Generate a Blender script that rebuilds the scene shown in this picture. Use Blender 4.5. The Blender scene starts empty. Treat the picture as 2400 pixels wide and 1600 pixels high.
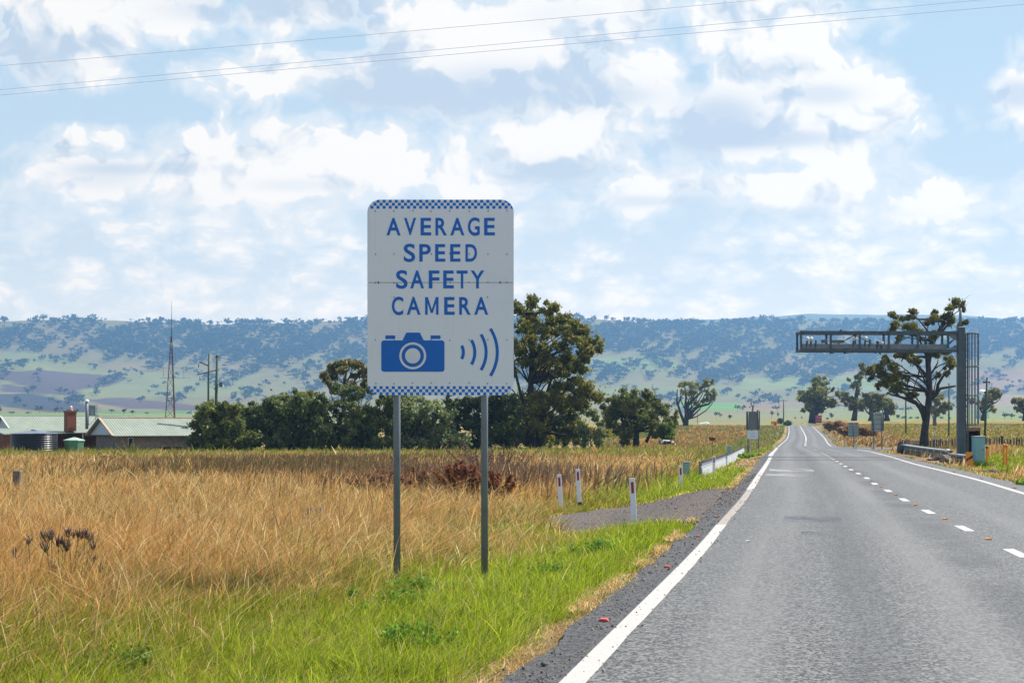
import bpy, math, random
import numpy as np
from mathutils import Vector, Matrix
R = math.radians
rng = np.random.default_rng(11)
random.seed(11)
sc = bpy.context.scene
COL = sc.collection
F, CH, CX, HR = 3050.0, 1.6, 1200.0, 1000.0      # focal length in photo pixels, eye height, principal column, horizon row

# ------------------------------------------------------------------ camera
cam = bpy.data.cameras.new('camera')
cam_o = bpy.data.objects.new('camera', cam)
COL.objects.link(cam_o)
cam.sensor_width = 36.0
cam.lens = 36.0 * F / 2400.0
cam.shift_y = 200.0 / 2400.0
cam.clip_start, cam.clip_end = 0.1, 30000
cam_o.location = (0, 0, CH)
cam_o.rotation_euler = (R(90), 0, 0)
sc.camera = cam_o
sc.view_settings.view_transform = 'Standard'
sc.view_settings.look = 'None'
EXPOSURE = 0.65
sc.view_settings.exposure = EXPOSURE
sc.view_settings.gamma = 1.0
sc.cycles.max_bounces = 6
sc.cycles.diffuse_bounces = 3
sc.cycles.glossy_bounces = 2
sc.cycles.transmission_bounces = 4
sc.cycles.volume_bounces = 0
sc.cycles.use_denoising = True
try:
    sc.cycles.denoising_prefilter = 'ACCURATE'
except Exception:
    pass

# ------------------------------------------------------------------ node helpers
class NT:
    def __init__(s, tree):
        s.t = tree
        s.n = tree.nodes
        s.l = tree.links
    def put(s, sock, v):
        if v is None: return
        if isinstance(v, bpy.types.NodeSocket): s.l.new(v, sock)
        elif isinstance(v, (tuple, list)):
            n = len(sock.default_value)
            v = tuple(v)
            sock.default_value = v[:n] if len(v) >= n else v + (1.0,) * (n - len(v))
        else: sock.default_value = v
    def m(s, op, a, b=None, c=None, clamp=False):
        n = s.n.new('ShaderNodeMath'); n.operation = op; n.use_clamp = clamp
        for i, v in enumerate((a, b, c)): s.put(n.inputs[i], v)
        return n.outputs[0]
    def ss(s, v, a, b, lo=0.0, hi=1.0):
        n = s.n.new('ShaderNodeMapRange'); n.interpolation_type = 'SMOOTHSTEP'
        for k, x in zip(('Value', 'From Min', 'From Max', 'To Min', 'To Max'), (v, a, b, lo, hi)): s.put(n.inputs[k], x)
        return n.outputs[0]
    def xyz(s, x, y, z):
        n = s.n.new('ShaderNodeCombineXYZ')
        for i, v in enumerate((x, y, z)): s.put(n.inputs[i], v)
        return n.outputs[0]
    def sep(s, v):
        n = s.n.new('ShaderNodeSeparateXYZ'); s.put(n.inputs[0], v)
        return n.outputs
    def vm(s, op, a, b=None, sc_=None):
        n = s.n.new('ShaderNodeVectorMath'); n.operation = op
        s.put(n.inputs[0], a)
        if b is not None: s.put(n.inputs[1], b)
        if sc_ is not None: s.put(n.inputs['Scale'], sc_)
        return n.outputs[0]
    def noise(s, vec, scale, detail=4, rough=0.5, dist=0.0, color=False):
        n = s.n.new('ShaderNodeTexNoise'); s.put(n.inputs['Vector'], vec)
        for k, v in zip(('Scale', 'Detail', 'Roughness', 'Distortion'), (scale, detail, rough, dist)): n.inputs[k].default_value = v
        return n.outputs['Color' if color else 'Fac']
    def voro(s, vec, scale, detail=0, rough=0.5, feat='F1', out='Distance', smooth=1.0):
        n = s.n.new('ShaderNodeTexVoronoi'); n.feature = feat
        s.put(n.inputs['Vector'], vec)
        n.inputs['Scale'].default_value = scale
        if 'Detail' in n.inputs: n.inputs['Detail'].default_value = detail; n.inputs['Roughness'].default_value = rough
        if feat == 'SMOOTH_F1': n.inputs['Smoothness'].default_value = smooth
        return n.outputs[out]
    def mix(s, fac, a, b, mode='MIX'):
        n = s.n.new('ShaderNodeMix'); n.data_type = 'RGBA'; n.blend_type = mode
        s.put(n.inputs[0], fac); s.put(n.inputs[6], a); s.put(n.inputs[7], b)
        return n.outputs[2]
    def attr(s, name, out='Color'):
        n = s.n.new('ShaderNodeAttribute'); n.attribute_name = name
        return n.outputs[out]
    def co(s, which='Object'):
        return s.n.new('ShaderNodeTexCoord').outputs[which]
    def bump(s, h, strength=0.3, dist=0.01):
        n = s.n.new('ShaderNodeBump'); s.put(n.inputs['Height'], h)
        n.inputs['Strength'].default_value = strength; n.inputs['Distance'].default_value = dist
        return n.outputs[0]

# ------------------------------------------------------------------ sun
SUN_EL, SUN_AZ = R(50), R(62)                     # azimuth measured to the right of the view direction
sun_dir = Vector((math.cos(SUN_EL) * math.sin(SUN_AZ), math.cos(SUN_EL) * math.cos(SUN_AZ), math.sin(SUN_EL)))
sun = bpy.data.lights.new('sun', 'SUN')
sun.energy = 5.0
sun.angle = R(0.5)
sun.color = (1.0, 0.95, 0.86)
sun_o = bpy.data.objects.new('sun', sun)
COL.objects.link(sun_o)
sun_o.rotation_euler = sun_dir.to_track_quat('Z', 'Y').to_euler()
sun_o.location = (30, 20, 60)

HAZE_DENSITY, HAZE_TOP = 1.75e-4, 465.0          # thin even air, see the haze box at the end

# ------------------------------------------------------------------ sky: Nishita air with a layer of cumulus in front
world = bpy.data.worlds.new('World')
sc.world = world
world.use_nodes = True
wn = NT(world.node_tree)
for n in list(wn.n): wn.n.remove(n)
sky = wn.n.new('ShaderNodeTexSky')
sky.sky_type = 'NISHITA'
sky.sun_disc = False
sky.sun_elevation = SUN_EL
sky.sun_rotation = SUN_AZ
sky.air_density = 1.0
sky.dust_density = 1.2
sky.ozone_density = 1.5
d = wn.vm('NORMALIZE', wn.co('Generated'))
dx, dy, dz = wn.sep(d)
dyc = wn.m('MAXIMUM', dy, 0.06)
uu = wn.m('MULTIPLY', wn.m('DIVIDE', dx, dyc), 3.05)
vv = wn.m('MULTIPLY', wn.m('DIVIDE', wn.m('MAXIMUM', dz, 0.0), dyc), 3.05)
s_ = wn.m('ADD', wn.m('MULTIPLY', vv, 0.80), 0.17)
qx = wn.m('DIVIDE', uu, s_)
qy = wn.m('MULTIPLY', wn.m('LOGARITHM', s_, math.e), 1.62)

pv2 = wn.xyz(uu, vv, 0.0)
def blobs(lst):
    tot = None
    for (px, row, rx, ry, a) in lst:
        n = wn.n.new('ShaderNodeVectorMath'); n.operation = 'MULTIPLY_ADD'
        wn.put(n.inputs[0], pv2)
        n.inputs[1].default_value = (1000.0 / rx, 1000.0 / ry, 0)
        n.inputs[2].default_value = (-(px - 1200) / rx, -(1000 - row) / ry, 0)
        k = wn.n.new('ShaderNodeVectorMath'); k.operation = 'DOT_PRODUCT'
        wn.put(k.inputs[0], n.outputs[0]); wn.put(k.inputs[1], n.outputs[0])
        r2 = k.outputs['Value']
        g = wn.m('DIVIDE', a, wn.m('MULTIPLY_ADD', r2, r2, 1.0))
        tot = g if tot is None else wn.m('ADD', tot, g)
    return tot
cloud_bias = blobs([
    (110, 80, 190, 120, .28), (600, 20, 270, 55, .28), (640, 165, 150, 52, .24), (1010, 140, 160, 110, .26),
    (1350, 60, 330, 130, .26), (1300, 205, 420, 70, .24), (560, 345, 360, 85, .24), (140, 325, 70, 55, .16), (380, 430, 330, 50, .14),
    (1900, 200, 190, 130, .28), (1700, 285, 110, 60, .28), (2130, 280, 180, 70, .18), (2395, 170, 45, 90, .34), (1350, 350, 190, 95, .20),
    (1560, 420, 150, 50, .18), (2080, 440, 340, 65, .18), (950, 410, 330, 65, .18), (1900, 25, 260, 45, .24),
    (250, 258, 240, 30, -.36), (800, 95, 100, 24, -.30), (2240, 130, 110, 55, -.55), (1640, 235, 55, 60, -.30), (2345, 360, 100, 60, -.24),
    (950, 15, 45, 35, -.25), (545, 5, 40, 35, -.2), (50, 290, 120, 35, -.22), (1780, 392, 150, 18, -.20), (700, 248, 60, 22, -.2), (2310, 40, 110, 40, -.28)])
dark_bias = blobs([
    (560, 22, 200, 34, .7), (900, 212, 130, 42, 1.0), (1190, 190, 160, 45, .7), (1400, 225, 130, 32, .85), (1690, 285, 100, 62, 1.1),
    (1800, 325, 200, 22, .95), (1930, 222, 90, 26, .75), (2380, 222, 60, 36, 1.0), (1310, 400, 90, 26, .85), (1470, 472, 150, 15, .75),
    (240, 410, 110, 38, .6), (700, 435, 120, 16, .5), (340, 395, 160, 14, .5), (150, 130, 120, 60, .3), (1330, 40, 120, 40, .35),
    (1950, 500, 200, 14, .4), (560, 505, 160, 14, .35)])
def noise2(vec, scale, detail, rough, color=False):
    n = wn.n.new('ShaderNodeTexNoise'); n.noise_dimensions = '2D'
    wn.put(n.inputs['Vector'], vec)
    for k, v in zip(('Scale', 'Detail', 'Roughness'), (scale, detail, rough)): n.inputs[k].default_value = v
    return n.outputs['Color' if color else 'Fac']
def voro2(vec, scale, detail, rough, sm_):
    n = wn.n.new('ShaderNodeTexVoronoi'); n.voronoi_dimensions = '2D'; n.feature = 'SMOOTH_F1'
    wn.put(n.inputs['Vector'], vec)
    for k, v in zip(('Scale', 'Detail', 'Roughness', 'Smoothness'), (scale, detail, rough, sm_)): n.inputs[k].default_value = v
    return n.outputs['Distance']
warp = wn.vm('SUBTRACT', noise2(wn.xyz(uu, vv, 0), 4.5, 4, 0.55, True), (.5, .5, .5))
def cloud_density(ox, oy, k, seed, wob_, full=True, flat=1.25):
    q = wn.xyz(wn.m('MULTIPLY_ADD', uu, k, ox + seed), wn.m('MULTIPLY_ADD', vv, k * flat, oy + seed * .37), 0)
    q = wn.vm('ADD', q, wn.vm('SCALE', warp, sc_=wob_))
    bl = wn.m('SUBTRACT', 1.0, voro2(q, 4.6, 3.0 if full else 0.0, 0.62, 0.18 if full else .5))
    fb = noise2(q, 2.3, 9 if full else 2, 0.60 if full else 0.5)
    return wn.m('ADD', wn.m('MULTIPLY', fb, 0.66), wn.m('MULTIPLY', bl, 0.40))
lowf = wn.ss(vv, 0.60, 0.36)                                             # smaller clouds further out, nearer the horizon
def both(ox, oy, full=True):
    a = cloud_density(ox, oy, 1.02, 0.0, 0.19, full)
    b_ = cloud_density(ox * 1.4, oy * 2.0, 1.55, 5.3, 0.20, full, 2.1)
    n = wn.n.new('ShaderNodeMix'); n.data_type = 'FLOAT'
    wn.put(n.inputs[0], lowf); wn.put(n.inputs[2], a); wn.put(n.inputs[3], b_)
    return n.outputs[0]
d0 = both(0, 0)
d1 = both(0.035, 0.06)
l0, l2 = both(0, 0, False), both(0.07, 0.19, False)
den = wn.m('ADD', wn.m('ADD', d0, 0.085), wn.m('ADD', cloud_bias, wn.m('MULTIPLY', lowf, 0.07)))
darkc = wn.m('MULTIPLY', dark_bias, 1.3, clamp=True)
crisp = wn.ss(den, wn.m('MULTIPLY_ADD', darkc, -0.10, 0.59), wn.m('MULTIPLY_ADD', darkc, 0.06, 0.645))
soft = wn.ss(wn.m('ADD', wn.m('ADD', l0, 0.09), cloud_bias), 0.50, 0.72)
crisp = wn.m('MULTIPLY_ADD', darkc, wn.m('SUBTRACT', soft, crisp), crisp)
cov = wn.m('MULTIPLY_ADD', lowf, wn.m('SUBTRACT', wn.ss(den, 0.54, 0.78), crisp), crisp)
veil = wn.ss(den, 0.36, 0.62)
relief = wn.m('MULTIPLY_ADD', wn.m('SUBTRACT', d0, d1), 3.2, wn.m('MULTIPLY_ADD', wn.m('SUBTRACT', l0, l2), 2.2, 0.74), clamp=True)
core = wn.m('MULTIPLY', dark_bias, wn.ss(wn.m('ADD', l0, cloud_bias), 0.42, 0.72))
shade = wn.ss(wn.m('SUBTRACT', relief, wn.m('MULTIPLY', core, 0.78)), -0.15, 1.05)
hz = wn.m('POWER', 2.718, wn.m('MULTIPLY', vv, -2.5))                    # the air pales towards the horizon
SKY_BLUE, SKY_PALE = (0.47, 0.685, 0.88, 1), (0.86, 0.91, 0.95, 1)
blue = wn.mix(wn.m('MULTIPLY', hz, 1.35, clamp=True), SKY_BLUE, SKY_PALE)
blue = wn.mix(wn.m('MULTIPLY', veil, 0.70), blue, (0.86, 0.91, 0.96, 1))
ccol = wn.mix(shade, (0.53, 0.67, 0.83, 1), (1.01, 1.0, 0.985, 1))
ccol = wn.mix(wn.m('MULTIPLY', hz, 0.75, clamp=True), ccol, (0.90, 0.93, 0.96, 1))
want = wn.vm('SCALE', wn.mix(cov, blue, ccol), sc_=0.96 * 0.5 ** EXPOSURE)
# what lies behind the air of the valley: brighter towards the horizon, as a real sky is
path = wn.m('MINIMUM', wn.m('DIVIDE', 463.0, wn.m('MAXIMUM', dz, 0.002)), wn.m('DIVIDE', 6700.0, dyc))
T = wn.m('POWER', 2.71828, wn.m('MULTIPLY', path, -HAZE_DENSITY))
AIR = (0.165, 0.32, 0.52)
behind = wn.vm('SCALE', wn.vm('SUBTRACT', want, wn.vm('SCALE', AIR, sc_=wn.m('SUBTRACT', 1.0, T))), sc_=wn.m('DIVIDE', 1.0, T))
b1 = wn.n.new('ShaderNodeBackground')
skyc = wn.mix(0.40, wn.vm('SCALE', sky.outputs[0], sc_=1.0), (6.0, 7.2, 9.0, 1))    # the rest of the sky: broken cloud
wn.put(b1.inputs[0], skyc)
b1.inputs[1].default_value = 0.080
b2 = wn.n.new('ShaderNodeBackground')
wn.put(b2.inputs[0], behind)
b2.inputs[1].default_value = 1.0
mx = wn.n.new('ShaderNodeMixShader')
window = wn.m('MULTIPLY', wn.ss(dy, 0.80, 0.86), wn.m('MULTIPLY', wn.ss(dz, 0.55, 0.42), wn.ss(dz, -0.03, -0.01)))
wn.put(mx.inputs[0], window)
wn.l.new(b1.outputs[0], mx.inputs[1])
wn.l.new(b2.outputs[0], mx.inputs[2])
wo = wn.n.new('ShaderNodeOutputWorld')
wn.l.new(mx.outputs[0], wo.inputs[0])


# ------------------------------------------------------------------ mesh helpers
def tag(o, label=None, cat=None, group=None, kind=None):
    if label: o['label'] = label
    if cat: o['category'] = cat
    if group: o['group'] = group
    if kind: o['kind'] = kind
    return o
def empty(name, loc=(0, 0, 0), rz=0.0):
    o = bpy.data.objects.new(name, None)
    COL.objects.link(o)
    o.location = loc
    o.rotation_euler = (0, 0, rz)
    o.empty_display_size = 0.3
    return o
def np_mesh(name, V, faces, mat, parent=None, cols=None, smooth=False, uv=None):
    """V (n,3); faces: list of (m,k) index arrays; cols (n,3) stored as colour attribute 'col'."""
    me = bpy.data.meshes.new(name)
    V = np.asarray(V, np.float32)
    me.vertices.add(len(V))
    me.vertices.foreach_set('co', V.ravel())
    loops = np.concatenate([f.ravel() for f in faces]).astype(np.int32)
    tot = np.concatenate([np.full(len(f), f.shape[1], np.int32) for f in faces])
    start = np.concatenate([[0], np.cumsum(tot)[:-1]]).astype(np.int32)
    me.loops.add(len(loops))
    me.loops.foreach_set('vertex_index', loops)
    me.polygons.add(len(tot))
    me.polygons.foreach_set('loop_start', start)
    me.polygons.foreach_set('loop_total', tot)
    if smooth: me.polygons.foreach_set('use_smooth', np.ones(len(tot), bool))
    if cols is not None:
        a = me.color_attributes.new('col', 'FLOAT_COLOR', 'POINT')
        c = np.ones((len(V), 4), np.float32)
        c[:, :3] = cols
        a.data.foreach_set('color', c.ravel())
    if uv is not None:
        l = me.uv_layers.new(name='UVMap')
        l.data.foreach_set('uv', np.asarray(uv, np.float32)[loops].ravel())
    me.update(calc_edges=True)
    me.validate()
    if mat: me.materials.append(mat)
    o = bpy.data.objects.new(name, me)
    COL.objects.link(o)
    if parent: o.parent = parent
    return o
def grid_faces(nr, nc):
    i = np.arange(nr - 1)[:, None] * nc + np.arange(nc - 1)[None, :]
    i = i.ravel()
    return np.stack([i, i + 1, i + nc + 1, i + nc], 1)
class MB:
    """collects simple shapes and links them as one mesh object"""
    def __init__(s): s.v = []; s.f = []; s.sm = []
    def add(s, vs, fs, smooth=False):
        n = len(s.v)
        s.v += [tuple(v) for v in vs]
        s.f += [tuple(i + n for i in f) for f in fs]
        s.sm += [smooth] * len(fs)
        return s
    def box(s, c, size, rz=0.0, bev=0.0, mat=None):
        x, y, z = [a / 2 for a in size]
        if bev > 0:
            b = min(bev, x * .9, y * .9, z * .9)
            vs = []
            for (sx, sy, sz) in [(i, j, k) for i in (-1, 1) for j in (-1, 1) for k in (-1, 1)]:
                vs += [(sx * (x - b), sy * (y - b), sz * z), (sx * (x - b), sy * y, sz * (z - b)), (sx * x, sy * (y - b), sz * (z - b))]
            import bmesh
            bm = bmesh.new()
            for v in vs: bm.verts.new(v)
            bmesh.ops.convex_hull(bm, input=bm.verts)
            bmesh.ops.dissolve_limit(bm, angle_limit=0.01, verts=bm.verts, edges=bm.edges)
            bm.verts.index_update()
            vs = [v.co.copy() for v in bm.verts]
            fs = [[v.index for v in f.verts] for f in bm.faces]
            bm.free()
        else:
            vs = [Vector((i * x, j * y, k * z)) for i in (-1, 1) for j in (-1, 1) for k in (-1, 1)]
            fs = [(0, 1, 3, 2), (4, 6, 7, 5), (0, 4, 5, 1), (2, 3, 7, 6), (0, 2, 6, 4), (1, 5, 7, 3)]
        M = Matrix.Translation(c) @ Matrix.Rotation(rz, 4, 'Z')
        if mat is not None: M = Matrix.Translation(c) @ mat
        return s.add([M @ Vector(v) for v in vs], fs)
    def bar(s, a, b, w, h=None):
        """square bar from a to b"""
        a, b = Vector(a), Vector(b)
        h = h or w
        q = (b - a).to_track_quat('Z', 'Y').to_matrix().to_4x4()
        return s.box((a + b) / 2, (w, h, (b - a).length), mat=q)
    def tube(s, pts, rad, n=8, cap=True, smooth=True):
        pts = [Vector(p) for p in pts]
        if not isinstance(rad, (list, tuple, np.ndarray)): rad = [rad] * len(pts)
        vs, fs = [], []
        for i, p in enumerate(pts):
            t = (pts[min(i + 1, len(pts) - 1)] - pts[max(i - 1, 0)])
            if t.length < 1e-6: t = Vector((0, 0, 1))
            t.normalize()
            up = Vector((0, 1, 0)) if abs(t.y) < 0.9 else Vector((1, 0, 0))
            a = t.cross(up).normalized()
            b = t.cross(a)
            for k in range(n):
                an = 2 * math.pi * k / n
                vs.append(p + (a * math.cos(an) + b * math.sin(an)) * rad[i])
        for i in range(len(pts) - 1):
            for k in range(n):
                fs.append((i * n + k, i * n + (k + 1) % n, (i + 1) * n + (k + 1) % n, (i + 1) * n + k))
        s.add(vs, fs, smooth)
        if cap:
            m = len(s.v) - len(vs)
            s.f.append(tuple(m + k for k in reversed(range(n)))); s.sm.append(False)
            e = m + (len(pts) - 1) * n
            s.f.append(tuple(e + k for k in range(n))); s.sm.append(False)
        return s
    def lathe(s, prof, c=(0, 0, 0), n=20, smooth=True):
        """prof: list of (radius, z)"""
        vs, fs = [], []
        for (r, z) in prof:
            for k in range(n):
                a = 2 * math.pi * k / n
                vs.append((c[0] + r * math.cos(a), c[1] + r * math.sin(a), c[2] + z))
        for i in range(len(prof) - 1):
            for k in range(n):
                fs.append((i * n + k, i * n + (k + 1) % n, (i + 1) * n + (k + 1) % n, (i + 1) * n + k))
        fs.append(tuple(reversed(range(n))))
        fs.append(tuple((len(prof) - 1) * n + k for k in range(n)))
        return s.add(vs, fs, smooth)
    def prism(s, poly, a, b, axis='y'):
        """polygon in the x,z plane (counter-clockwise seen from -y) pushed from y=a to y=b"""
        n = len(poly)
        vs = [(x, a, z) for x, z in poly] + [(x, b, z) for x, z in poly]
        fs = [tuple(range(n)), tuple(reversed(range(n, 2 * n)))]
        fs += [(i, i + n, (i + 1) % n + n, (i + 1) % n) for i in range(n)]
        return s.add(vs, fs)
    def quad(s, a, b, c, d): return s.add([a, b, c, d], [(0, 1, 2, 3)])
    def build(s, name, mat, parent=None, loc=None):
        me = bpy.data.meshes.new(name)
        me.from_pydata(s.v, [], s.f)
        me.polygons.foreach_set('use_smooth', s.sm)
        me.update()
        if mat: me.materials.append(mat)
        o = bpy.data.objects.new(name, me)
        COL.objects.link(o)
        if parent: o.parent = parent
        if loc is not None: o.location = loc
        return o
def part(mb, name, mat, parent): return mb.build(name, mat, parent)
def copy_tree(o, parent=None):
    c = o.copy()
    COL.objects.link(c)
    c.parent = parent
    for ch in list(o.children): copy_tree(ch, c)
    return c

# ------------------------------------------------------------------ materials
def new_mat(name):
    m = bpy.data.materials.new(name)
    m.use_nodes = True
    t = NT(m.node_tree)
    b = m.node_tree.nodes['Principled BSDF']
    return m, t, b
def plain(name, col, rough=0.6, metal=0.0, var=0.18, scale=6.0, dirt=None, spec=0.4, bump=0.0):
    """paint, metal or timber with procedural mottling and an optional dirt colour"""
    m, t, b = new_mat(name)
    c = t.co()
    n = t.noise(c, scale, 5, 0.6)
    base = t.mix(t.ss(n, .25, .75), [x * (1 - var) for x in col], [min(1, x * (1 + var)) for x in col])
    if dirt: base = t.mix(t.m('MULTIPLY', t.ss(t.noise(c, scale * 0.6, 6, 0.65), .52, .72), 0.7), base, dirt)
    t.put(b.inputs['Base Color'], base)
    t.put(b.inputs['Roughness'], t.m('MULTIPLY_ADD', n, 0.2, rough - 0.1))
    b.inputs['Metallic'].default_value = metal
    b.inputs['Specular IOR Level'].default_value = spec
    if bump: t.put(b.inputs['Normal'], t.bump(n, bump, 0.02))
    return m
def leafy(name, trans=0.35, spec=0.25, rough=0.55):
    m, t, b = new_mat(name)
    c = t.attr('col')
    t.put(b.inputs['Base Color'], c)
    b.inputs['Roughness'].default_value = rough
    b.inputs['Specular IOR Level'].default_value = spec
    tr = t.n.new('ShaderNodeBsdfTranslucent')
    t.put(tr.inputs[0], c)
    mxs = t.n.new('ShaderNodeMixShader')
    mxs.inputs[0].default_value = trans
    t.l.new(b.outputs[0], mxs.inputs[1])
    t.l.new(tr.outputs[0], mxs.inputs[2])
    t.l.new(mxs.outputs[0], t.n['Material Output'].inputs[0])
    return m
M = {}
M['leaf'] = leafy('leaf', 0.48, 0.3, 0.5)
M['grass'] = leafy('grass', 0.48, 0.15, 0.6)
M['far_leaf'] = leafy('far_leaf', 0.12, 0.1, 0.7)
def bark_mat(name, a, b_, sc_=3.0):
    m, t, b = new_mat(name)
    c = t.co()
    c2 = t.vm('MULTIPLY', c, (1, 1, .25))
    n = t.noise(c2, sc_, 6, 0.65)
    t.put(b.inputs['Base Color'], t.mix(t.ss(n, .35, .65), a, b_))
    b.inputs['Roughness'].default_value = 0.9
    t.put(b.inputs['Normal'], t.bump(n, .6, .05))
    return m
M['bark'] = bark_mat('bark', (.020, .016, .013), (.060, .048, .038))
M['pale_bark'] = bark_mat('pale_bark', (.10, .085, .07), (.26, .23, .20))
M['steel'] = plain('galvanised_steel', (.165, .20, .225), .55, 0.0, .15, 5, (.16, .17, .17))
M['dark_steel'] = plain('grey_steel', (.085, .11, .125), .5, .3, .2, 3, (.08, .09, .09))
M['white'] = plain('white_paint', (.78, .79, .80), .5, 0, .06, 7, (.55, .53, .48))
M['black'] = plain('black_rubber', (.02, .02, .022), .6, 0, .2)
M['red'] = plain('red_reflector', (.33, .012, .02), .3, 0, .15)
M['red_marker'] = plain('red_marker', (.75, .06, .06), .3, 0, .15, 30)
M['orange'] = plain('orange_paint', (.85, .27, .015), .5, 0, .12)
M['yellow'] = plain('yellow_paint', (.80, .42, .02), .5, 0, .12)
M['blue'] = plain('sign_blue', (.002, .135, .52), .45, 0, .05, 9)
M['sheet_white'] = plain('sheet_white', (.70, .72, .74), .5, 0, .04, 4)
M['brick'] = plain('brick', (.20, .075, .045), .9, 0, .3, 8)
M['timber'] = plain('weathered_timber', (.20, .16, .12), .9, 0, .35, 9, (.09, .075, .06))
M['dark_timber'] = plain('dark_timber', (.045, .035, .03), .9, 0, .35, 9)
M['wire'] = plain('cable_grey', (.70, .80, .92), .5, 0, .1)
M['turquoise'] = plain('turquoise_paint', (.21, .43, .45), .5, 0, .08, 3, (.17, .33, .34))
M['pit_green'] = plain('pale_green_plastic', (.26, .46, .38), .5, 0, .08, 5)
M['tank_green'] = plain('green_tank_plastic', (.11, .26, .16), .5, 0, .12, 2)
M['tank_dark'] = plain('dark_tank', (.012, .014, .02), .35, 0, .2, 4)
M['green_pole'] = plain('green_stained_pole', (.055, .10, .07), .85, 0, .25, 3)
M['rust'] = plain('rusty_steel', (.11, .055, .042), .8, 0, .35, 6)
M['gable'] = plain('shaded_white_board', (.52, .60, .70), .6, 0, .05, 3)  # white boards, with the bluish tint of shade put into the colour
M['sign_back'] = plain('sign_back_grey', (.17, .19, .18), .6, .2, .12, 4)
M['sign_back_pale'] = plain('sign_back_pale', (.33, .37, .34), .6, .2, .1, 4)
M['concrete'] = plain('concrete', (.40, .38, .34), .9, 0, .15, 5)
M['brown'] = plain('brown_paint', (.28, .17, .10), .7, 0, .2, 5)
M['shade_wall'] = plain('old_render', (.23, .19, .16), .9, 0, .25, 2, (.12, .10, .09))
M['glass_dark'] = plain('window_dark', (.02, .025, .03), .1, 0, .1)
M['soil'] = plain('soil', (.24, .13, .07), .95, 0, .3, 8)

# ------------------------------------------------------------------ lines and levels measured on the ground
def pchip(pts):
    x = np.array([p[0] for p in pts], float)
    y = np.array([p[1] for p in pts], float)
    h = np.diff(x)
    dl = np.diff(y) / h
    m = np.zeros(len(x))
    m[0], m[-1] = dl[0], dl[-1]
    for i in range(1, len(x) - 1):
        if dl[i - 1] * dl[i] > 0:
            w1, w2 = 2 * h[i] + h[i - 1], h[i] + 2 * h[i - 1]
            m[i] = (w1 + w2) / (w1 / dl[i - 1] + w2 / dl[i])
    def f(q):
        q = np.asarray(q, float)
        i = np.clip(np.searchsorted(x, q) - 1, 0, len(h) - 1)
        t = (q - x[i]) / h[i]
        tc = np.clip(t, 0, 1)
        v = ((1 + 2 * tc) * (1 - tc) ** 2 * y[i] + tc * (1 - tc) ** 2 * h[i] * m[i] + tc ** 2 * (3 - 2 * tc) * y[i + 1] + tc ** 2 * (tc - 1) * h[i] * m[i + 1])
        return v + np.where(t < 0, t * h[i] * m[i], 0) + np.where(t > 1, (t - 1) * h[i] * m[i + 1], 0)
    return f
XL = pchip([(-40, -10.9), (8.1, .37), (17.4, 2.56), (21.8, 3.54), (29, 5.16), (42, 7.95), (57.4, 11.25), (70, 13.9), (110, 22.3), (174, 35.7), (240, 50.8), (390, 83), (600, 128)])
XR = pchip([(-40, -3.4), (31.3, 12.3), (39.3, 14.06), (46, 15.4), (54.8, 17.1), (75, 21.6), (116, 31.0), (174, 42.7), (240, 57.6), (390, 89.9), (600, 135)])
XC = pchip([(-40, -4), (16.5, 6.4), (20.8, 7.18), (24.5, 7.84), (28.4, 8.57), (32.5, 9.4), (36.1, 10.09), (40.65, 11.08), (48.3, 12.6), (77, 18.6), (116, 27), (174, 39.2), (240, 54.2), (390, 86.3), (600, 131)])
ZR = pchip([(-60, 0), (50, 0), (65, -.02), (85, -.14), (120, -.50), (174, -.97), (200, -.86), (250, -.30), (320, .72), (390, 1.80), (425, 2.02), (470, 1.7), (540, 1.9), (700, 4.6), (1200, 11.3), (1750, 18.8), (1900, 18), (6000, 0)])
GL = pchip([(-60, -.3), (10, -.3), (16, -.38), (24, -.55), (33, -.61), (45, -.68), (60, -.82), (100, -1.1), (150, -1.42), (190, -1.3), (250, -.55), (320, .65), (390, 1.7), (450, 2.15), (700, 5), (1200, 11.5), (1750, 19), (1900, 18), (6000, 0)])
GR = pchip([(-60, -.3), (10, -.3), (50, -.42), (66, -.54), (80, -.50), (110, -.42), (140, -.40), (220, .3), (300, 1.5), (400, 3.5), (500, 4.0), (700, 5.2), (1200, 11.5), (1750, 19), (1900, 18), (6000, 0)])
def sstep(a, b, x):
    t = np.clip((np.asarray(x, float) - a) / (b - a), 0, 1)
    return t * t * (3 - 2 * t)
def bulge(Y):                                   # the mouth of the side road on the right
    return 9.0 * sstep(112, 128, Y) * (1 - sstep(150, 168, Y))
def wob(x, y, s=1.0, k=0.0):                     # cheap smooth noise in -1..1
    return (np.sin(x * 1.7 * s + 1.3 + k) * np.cos(y * 1.3 * s - .7 + k) + .6 * np.sin(x * 3.1 * s + y * 2.3 * s + 2 * k) + .4 * np.cos(x * 5.3 * s - y * 4.1 * s + k)) / 2.0
def gz(X, Y):
    X = np.asarray(X, float); Y = np.asarray(Y, float)
    zr = ZR(Y) - .06
    uL = XL(Y) - .55 - X
    uR = X - (XR(Y) + .9 + bulge(Y))
    tl = sstep(0, 3.1, uL)
    tr = sstep(0, 4.2, uR)
    z = zr * (1 - tl) * (1 - tr) + GL(Y) * tl + GR(Y) * tr
    b = sstep(1.5, 6, np.maximum(uL, uR)) * sstep(0, 10, Y)
    return z + b * .05 * wob(X, Y, .35) + b * np.clip(Y / 400, 0, 1) * .15 * wob(X, Y, .06)
def WX(px, Y): return (px - CX) / F * Y
def P(px, row, Y): return Vector(((px - CX) / F * Y, Y, CH - (row - HR) / F * Y))
def G(px, Y, dz=0.0):
    x = WX(px, Y)
    return Vector((x, Y, float(gz(x, Y)) + dz))
def GX(X, Y, dz=0.0): return Vector((X, Y, float(gz(X, Y)) + dz))

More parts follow.
